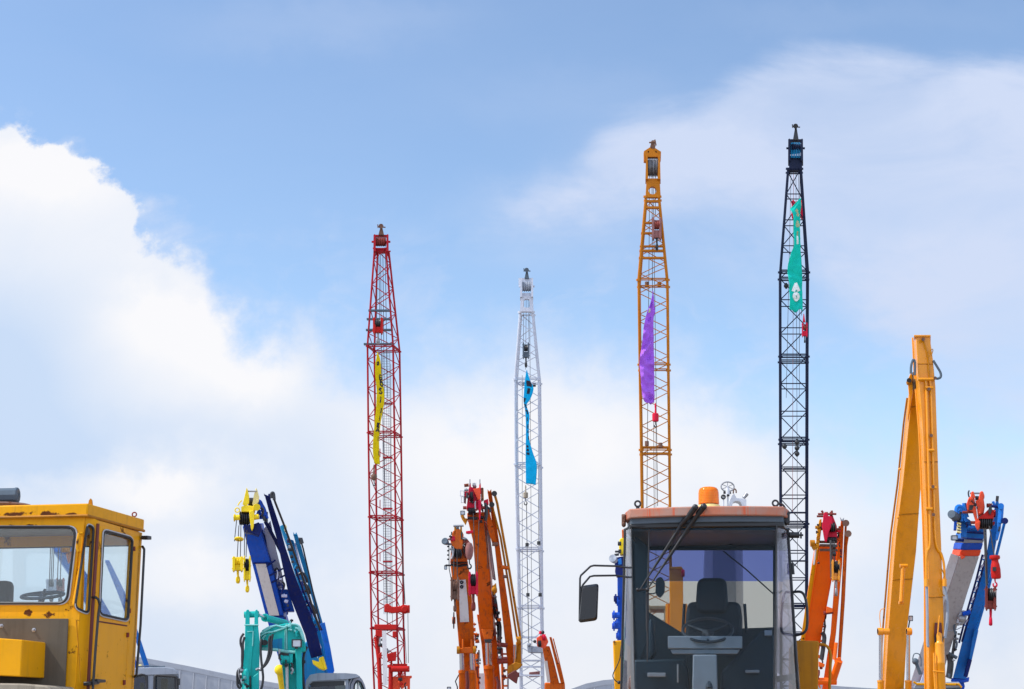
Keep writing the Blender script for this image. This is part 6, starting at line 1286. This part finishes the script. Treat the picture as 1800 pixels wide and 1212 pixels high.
s = MB(); s.pp([(1643, 1120), (1646.5, 1112), (1647, 1130), (1643, 1136)], 33.8, .05); s.pp([(1655, 1112), (1659, 1122), (1657.5, 1130), (1655, 1128)], 33.8, .05); part('ram_bracket', s, 'black', T, .005)
tb(T, 'hydraulic_pipe', 'digger_yellow', [(1641.5, 1148), (1642, 1180), (1645, 1230)], 33.7, .018); tb(T, 'pipe_clamp', 'digger_yellow', [(1640, 1180), (1660, 1182)], 33.66, .015); tb(T, 'hydraulic_pipe', 'digger_yellow', [(1648.5, 1115), (1650, 1095), (1652, 1082)], 33.7, .014)
for x0, x1, xe in ((1545, 1551.5, 1548), (1593, 1600.5, 1597)):
    s = MB(); s.cyl(P((x0 + x1) / 2, 1110, 34.6), P((x0 + x1) / 2, 1199, 34.8), .040, 16); part('boom_ram', s, 'steel', T); s = MB(); s.cyl(P((x0 + x1) / 2, 1198, 34.8), P((x0 + x1) / 2 - .5, 1290, 35), .068, 18); s.cyl(P((x0 + x1) / 2, 1196.5, 34.8), P((x0 + x1) / 2, 1200, 34.8), .075, 18); part('boom_cylinder', s, 'digger_yellow', T)
for pts in ([(1543, 1110.5), (1563, 1110.5)], [(1593.5, 1110.5), (1602.5, 1110.5)]):
    s = MB(); s.cyl(P(*pts[0], 34.6), P(*pts[1], 34.6), .065, 16); s.cyl(P(pts[0][0], 1110.5, 34.6), P(pts[0][0] + 8, 1110.5, 34.6), .078, 16); part('ram_pin', s, 'digger_yellow', T)
s = MB(); s.tube(Q([(1587.5, 997), (1584, 1058)], 34.7), .04, 10); s.cyl(P(1582, 995, 34.7), P(1595, 995, 34.7), .04, 12); s.cyl(P(1580, 1060, 34.75), P(1588, 1060, 34.75), .035, 12); part('hydraulic_pipe', s, 'digger_yellow', T)
lamp(T, 1597.5, 1082.5, 1605, 1092, 34.7, .15, 'slate'); tb(T, 'lamp_stalk', 'black', [(1599, 1092), (1597.5, 1100), (1596.5, 1106)], 34.7, .015)
tb(T, 'boom_cable', 'digger_yellow', [(1555, 1070), (1548, 1073), (1546.5, 1085), (1548, 1103)], 34.6, .009, 6, 18); s = MB(); s.ball(P(1581.5, 825, 34.4), .03); s.ball(P(1579, 910, 34.5), .03); part('grease_nipple', s, 'digger_yellow', T)
for y, xa, xb in ((716, 1601, 1614.5), (905, 1579.5, 1615), (1020, 1569, 1604)): tb(T, 'weld_seam', 'ochre', [(xa, y), (xb, y - 2)], 34.385 + (y - 684) * .0055, .012, 6)
for y, xa, xb in ((640, 1613, 1640), (812, 1624.5, 1648.5), (1050, 1632.5, 1657.5)): tb(T, 'weld_seam', 'ochre', [(xa, y), (xb, y)], Ya(y) - .004, .012, 6)
cr = MB(); cr.pp([(1606, 1208), (1612, 1199), (1686, 1199), (1690, 1205), (1690, 1209), (1606, 1212)], 35.8, 1.5); part('cab_roof', cr, 'grey', T, .02)
cb = MB(); cb.plate(Q([(1607, 1209), (1690, 1208.5), (1691, 1290), (1605, 1290)], 35.85), [Q(roundpoly([(1614, 1213), (1683, 1213), (1684, 1270), (1613, 1270)], 5), 35.85)], (0, 1.4, 0)); part('cab', cb, 'slate', T)
tb(T, 'cab_trim', 'cab_yellow', [(1606, 1199), (1612, 1203), (1686, 1203.5), (1690, 1209)], 35.75, .025)
wn = MB(); wn.pp(roundpoly([(1614, 1213), (1683, 1213), (1684, 1270), (1613, 1270)], 5), 35.9, .01); part('cab_window', wn, 'dark_glass', T)
carrier(T, P(1610, 1285, 36).x, 38.3, 2.6, 5, 1.75, 'digger_yellow', 0, True)

# ---- teal excavator
T = thing('excavator', 'turquoise excavator with a folded arm, black hoses and a grey cab', 'excavator', (P(540, 1285, 38).x, 39, 0))
Y = 36.4
strip(T, 'stick', 'teal', [(431, 1098), (430, 1138), (424.5, 1178), (425, 1215), (426, 1260)], [(445, 1098), (444.5, 1138), (441, 1178), (441, 1215), (442, 1260)], Y, (.0, .35, 0), .01)
strip(T, 'stick_side', 'teal', [(445, 1098), (444, 1140), (440, 1180), (440, 1260)], [(453.5, 1098), (457, 1121), (457, 1143), (455.5, 1178), (455.5, 1260)][:4] if False else [(453.5, 1098), (457, 1130), (455.5, 1180), (455.5, 1260)], Y + .02, (.12, .45, 0), .012)
for xa, xb in ((431, 439), (447, 454)):
    s = MB(); s.pp([(xa, 1100), (xa + .5, 1078), (xa + 2.5, 1072), (xb - 1.5, 1072), (xb, 1078), (xb, 1100)], Y, .3); part('stick_lug', s, 'teal', T, .01)
s = MB(); s.cyl(P(429.5, 1081, Y + .12), P(455, 1080, Y + .12), .07, 16); part('lug_pin', s, 'teal', T); tb(T, 'stick_rim', 'pale_teal', [(429.5, 1099), (454.5, 1099)], Y - .02, .015); tb(T, 'stick_seam', 'pale_teal', [(435, 1111), (445, 1110), (444, 1136)], Y - .02, .012)
s = MB(); a, b, c = P(454, 1081, Y + .2), P(465, 1086, Y + .5), P(502, 1096, Y + 1.4); s.cyl(a, b, .035, 14); part('arm_ram', s, 'steel', T); s = MB(); s.cyl(b, c, .075, 16); s.cyl(b, b + (c - b) * .07, .09, 16); part('arm_cylinder', s, 'teal', T)
# gooseneck boom: profile extruded across its width
bm_ = MB(); Yq = Y + .35
bm_.pp([(457, 1113), (466, 1107), (478, 1102), (491, 1098.5), (503, 1096), (517, 1096), (526, 1099.5), (532, 1110), (536, 1125), (538, 1145), (528, 1147), (517, 1146), (500, 1144), (483, 1143), (468, 1142), (461, 1140), (457, 1130)], Yq, .55); part('boom', bm_, 'teal', T, .02)
pl = MB(); pl.pp([(475, 1126), (496, 1122), (496, 1141), (476, 1139)], Yq - .012, .02); part('boom_decal_plate', pl, 'teal_blue', T); tb(T, 'boom_seam', 'pale_teal', [(503.5, 1097), (504, 1142)], Yq - .01, .018); tb(T, 'boom_seam', 'pale_teal', [(501, 1108), (501, 1142)], Yq - .01, .01)
strip(T, 'boom_front', 'teal', [(519, 1140), (520.5, 1180), (521, 1212), (521, 1290)], [(530, 1138), (531, 1180), (531.5, 1212), (531, 1290)], Yq - .1, (.1, .5, 0), .015); strip(T, 'lower_boom', 'teal', [(494, 1152), (500, 1212), (503, 1290)], [(522, 1148), (522, 1212), (522, 1290)], Yq + .15, (.1, .4, 0), .015)
pg(T, 'boom_recess_shade', 'black', [(493, 1146), (508, 1147), (507, 1156), (495, 1155)], Yq - .02, .2, 0); tb(T, 'boom_lip', 'pale_teal', [(460, 1141), (484, 1142.5), (505, 1146), (519, 1147)], Yq - .03, .035)  # black slab stands for the shade in the hollow under the boom
s = MB(); s.cyl(P(494, 1160, Yq), P(515, 1160, Yq), .09, 14); s.pp([(491, 1152), (497, 1152), (497, 1166), (493, 1166)], Yq - .1, .3); s.pp([(508, 1150), (515, 1150), (514, 1172), (510, 1170)], Yq - .1, .3); part('ram_knuckle', s, 'teal', T, .01); s = MB(); s.cyl(P(504.5, 1166, Yq), P(505.5, 1290, Yq + .2), .035, 14); part('boom_ram', s, 'panel_white', T)
for pts in ([(459, 1113), (470, 1107), (484, 1100), (498, 1103), (512, 1098), (524, 1100), (531, 1112), (535, 1128)], [(458, 1118), (467, 1113), (480, 1111), (490, 1108), (504, 1103)], [(461, 1110), (473, 1103), (483, 1101)], [(464, 1131), (462, 1123), (467, 1117)]): tb(T, 'hydraulic_pipe', 'pale_teal', pts, Yq - .06, .022, 8, 24)
s = MB(); s.tube(resample(Q([(519, 1104), (525, 1106), (529, 1112), (533, 1124)], Yq - .05), 10), .03, 8); s.rect(524, 1102, 529, 1109, Yq - .08, .1); part('pipe_bracket', s, 'pale_teal', T)
for pts in ([(428.5, 1114), (423.5, 1122), (423, 1132), (425.5, 1142), (425.5, 1160), (426, 1172)], [(430, 1120), (427, 1132), (427, 1150), (425, 1176)], [(460, 1124), (458, 1136), (459, 1158), (461.5, 1180), (462.5, 1192), (461, 1205), (458, 1215)], [(476, 1117.5), (473, 1126), (473, 1143), (470, 1158), (465, 1169), (459, 1176)], [(479.5, 1115), (477, 1130), (477, 1146), (472, 1161), (466, 1170), (460, 1175)], [(421, 1176), (417.5, 1182), (417, 1195), (418, 1206), (423, 1211)], [(420, 1178), (420, 1190), (421, 1200), (425, 1208)]): tb(T, 'hydraulic_hose', 'rubber', pts, Y - .12, .026, 8, 26)
s = MB(); s.cyl(P(463, 1130, Y + .3), P(466, 1130, Y + .1), .06, 12); part('boom_port', s, 'black', T)
for x0, y0 in ((450, 1178), (419, 1180)):
    s = MB(); s.tube(Q([(x0, y0), (x0 + 4, y0 - 2), (x0 + 8, y0 - 1)], Y - .1), .03, 8); s.ball(P(x0 + 8, y0 - 1, Y - .1), .04); part('hose_fitting', s, 'dull_steel', T)
strip(T, 'bucket_cylinder', 'teal', [(428.5, 1176), (426.5, 1195), (426.5, 1260)], [(437, 1175), (438.5, 1195), (438.5, 1260)], Y - .22, (0, .2, 0), .05); strip(T, 'bucket_link', 'teal', [(441, 1192), (442, 1260)], [(455, 1182), (455, 1260)], Y - .15, (0, .15, 0), .02)
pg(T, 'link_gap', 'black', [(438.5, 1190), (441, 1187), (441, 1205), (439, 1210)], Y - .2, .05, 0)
o = lamp(T, 512.5, 1124, 530.5, 1138.5, Y + .1, .14); tb(T, 'lamp_stalk', 'black', [(521, 1138), (521, 1141)], Y + .15, .03)
s = MB(); s.tube(resample(Q([(540, 1137), (536, 1145), (533, 1160), (533, 1190), (536, 1230)], Y + .8), 14), .03, 8); s.rect(532, 1161, 537, 1166, Y + .7, .2); part('hydraulic_hose', s, 'rubber', T)
# cab
Yv = 37.2
rf = MB(); rf.pp(roundpoly([(534, 1240), (537.5, 1197), (545, 1186.5), (560, 1183.5), (607, 1183.5), (626, 1185), (634, 1190), (612, 1194), (548, 1198), (541, 1206), (538, 1240)], 2, 3), Yv, 1.3); part('cab_roof', rf, 'grey', T, .02)
cb = MB(); cb.plate(Q([(537.5, 1198), (548, 1195), (612, 1193), (612.5, 1290), (534, 1290)], Yv + .05), [Q(roundpoly([(542, 1206), (549, 1199), (607, 1197), (608, 1285), (541, 1285)], 4), Yv + .05)], (0, .06, 0)); part('cab_front', cb, 'grey', T)
wn = MB(); wn.pp([(542, 1207), (608, 1205), (608, 1285), (541, 1285)], Yv + .08, .01); part('cab_window', wn, 'dark_glass', T); sv_ = MB(); sv_.pp([(543, 1204), (550, 1198.5), (606, 1197), (606, 1205), (548, 1208)], Yv + .06, .02); part('sun_visor', sv_, 'black', T)
sd_ = MB(); a0 = P(612, 1193, Yv + .06); 
out = [P(612.5, 1195, Yv + .06), P(618, 1188, Yv + .2), P(626, 1186.5, Yv + .45), P(634, 1190, Yv + .7), P(641, 1200, Yv + 1.0), P(645, 1216, Yv + 1.25), P(647, 1290, Yv + 1.35), P(613, 1290, Yv + .06)]
sp = [q.copy() for q in out]
x0_, y0_ = out[0].x, out[0].y; dx_, dy_ = out[-2].x - x0_, out[-2].y - y0_
pickp = plane_pick(out[0], Vector((dy_, -dx_, 0)).normalized())
ol = [pickp(x, y) for x, y in roundpoly([(612.5, 1290), (613, 1203), (619, 1191), (628, 1187), (636, 1193), (642, 1206), (645, 1225), (646, 1290)], 5, 4)]
hl = [pickp(x, y) for x, y in roundpoly([(620, 1285), (622, 1204), (628, 1196), (634, 1200), (639, 1212), (640, 1285)], 4, 4)]
sd_.plate(ol, [hl], Vector((dy_, -dx_, 0)).normalized() * -.06); part('cab_side', sd_, 'grey', T); gw = MB(); gw.plate([q - Vector((dy_, -dx_, 0)).normalized() * .03 for q in hl], [], Vector((dy_, -dx_, 0)).normalized() * -.008); part('cab_side_window', gw, 'cab_glass', T)
gk = MB(); gk.tube([q + Vector((dy_, -dx_, 0)).normalized() * .01 for q in hl], .02, 6, True); part('gasket', gk, 'rubber', T); gb = MB(); gb.tube([pickp(x, y, .01) for x, y in [(615, 1260), (616, 1204), (621, 1194), (628, 1190.5)]], .012, 6); part('door_seam', gb, 'slate', T); hb = MB(); hb.tube([pickp(x, y, -.05) for x, y in [(629, 1198), (631, 1280)]], .03, 6); part('window_bar', hb, 'panel_white', T)
clutter(T, (420, 1176), (440, 1212), 36.1, 10, 5, 19, ('rubber', 'pale_teal', 'dull_steel')); clutter(T, (505, 1098), (532, 1122), 36.7, 9, 4, 20, ('pale_teal', 'black', 'teal'), .8); clutter(T, (489, 1150), (520, 1185), 36.6, 8, 4, 21, ('rubber', 'teal', 'dull_steel'), .8)
carrier(T, P(560, 1285, 38).x, 40, 2.6, 5, 1.7, 'teal', 0, True)

# ---- small grey cab beside the yellow crane
Y = 33.0
T = thing('excavator', 'small grey excavator cab with rounded corners beside the yellow crane', 'excavator', (P(270, 1285, 34).x, 34.5, 0))
rf = MB(); rf.pp(roundpoly([(222, 1185), (226, 1176), (240, 1174), (290, 1173), (305, 1175), (312, 1180), (314, 1186), (222, 1188)], 3, 4), Y, 1.3); part('cab_roof', rf, 'grey', T, .03)
for w0 in (0,):
    fr = MB(); fr.plate(Q([(222, 1187), (314, 1185.5), (314, 1290), (220, 1290)], Y + .03), [Q(roundpoly([(226, 1192), (250, 1185), (258, 1188), (258, 1285), (226, 1285)], 5), Y + .03), Q(roundpoly([(272, 1187), (312, 1190), (311, 1285), (270, 1285)], 4), Y + .03)], (0, .06, 0)); part('cab_front', fr, 'grey', T)
for px in ([(226, 1192), (250, 1185), (258, 1188), (258, 1285), (226, 1285)], [(272, 1187), (312, 1190), (311, 1285), (270, 1285)]):
    wn = MB(); wn.pp(roundpoly(px, 5), Y + .06, .01); w_ = part('cab_window', wn, 'dark_glass', T); gk = MB(); gk.tube(Q(roundpoly(px, 5), Y + .02), .028, 6, True); part('gasket', gk, 'rubber', w_)
s = MB(); s.rect(306, 1192, 312, 1290, Y + .02, .03); part('window_post', s, 'rubber', T); s = MB(); s.rect(246, 1200, 254, 1290, Y + .5, .1); s.rect(283, 1193, 295, 1290, Y + .9, .1); part('seat', s, 'pale_yellow', T, .02)
s = MB(); s.tube(Q([(313, 1194), (315, 1193.5), (315, 1204), (313, 1204)], Y), .02, 6); part('mirror_arm', s, 'black', T); tb(T, 'roof_rail', 'slate', [(238, 1172.5), (262, 1171), (290, 1173)], Y + .2, .012); tb(T, 'roof_rail', 'slate', [(243, 1176), (290, 1171.5)], Y + .4, .012); s = MB(); s.rect(244, 1168.5, 249, 1173, Y + .5, .1); part('roof_lamp', s, 'pale_yellow', T, .01)
rb2 = MB(); rb2.rect(224, 1186, 313, 1290, Y + 1.2, .05); part('cab_rear', rb2, 'interior', T) if False else None
carrier(T, P(268, 1285, 34).x, 35.5, 2.6, 5, 1.7, 'grey', 0, True)

# ---- yellow excavator arm seen through the loader's rear window
T = thing('excavator', 'sandy yellow excavator arm seen through the loader rear window', 'excavator', (P(1188, 1285, 42).x, 43, 0))
strip(T, 'arm', 'digger_yellow', [(1176.5, 1000), (1177, 1060), (1176, 1290)], [(1200.5, 1000), (1201, 1060), (1202, 1290)], 41.5, (-.05, .5, 0), .02)
pg(T, 'arm_cap', 'digger_yellow', [(1176, 997), (1198, 996), (1201, 1001), (1176, 1001)], 41.45, .6, .01); s = MB(); s.cyl(P(1198, 1008, 41.4), P(1203, 1008, 41.4), .09, 12); part('arm_pin', s, 'crimson', T)
for x in (1174, 1204): tb(T, 'boom_cylinder', 'digger_yellow', [(x, 1062), (x - 1, 1290)], 42, .06)
s = MB(); s.rect(1140, 1065, 1171, 1072, 43, 1.2); s.rect(1141, 1072, 1144, 1290, 43, .1); s.rect(1167, 1072, 1171, 1290, 43, .1); part('cab_frame', s, 'dusty', T, .02)
carrier(T, P(1188, 1285, 42).x, 45, 2.6, 5, 1.7, 'digger_yellow', 0, True)
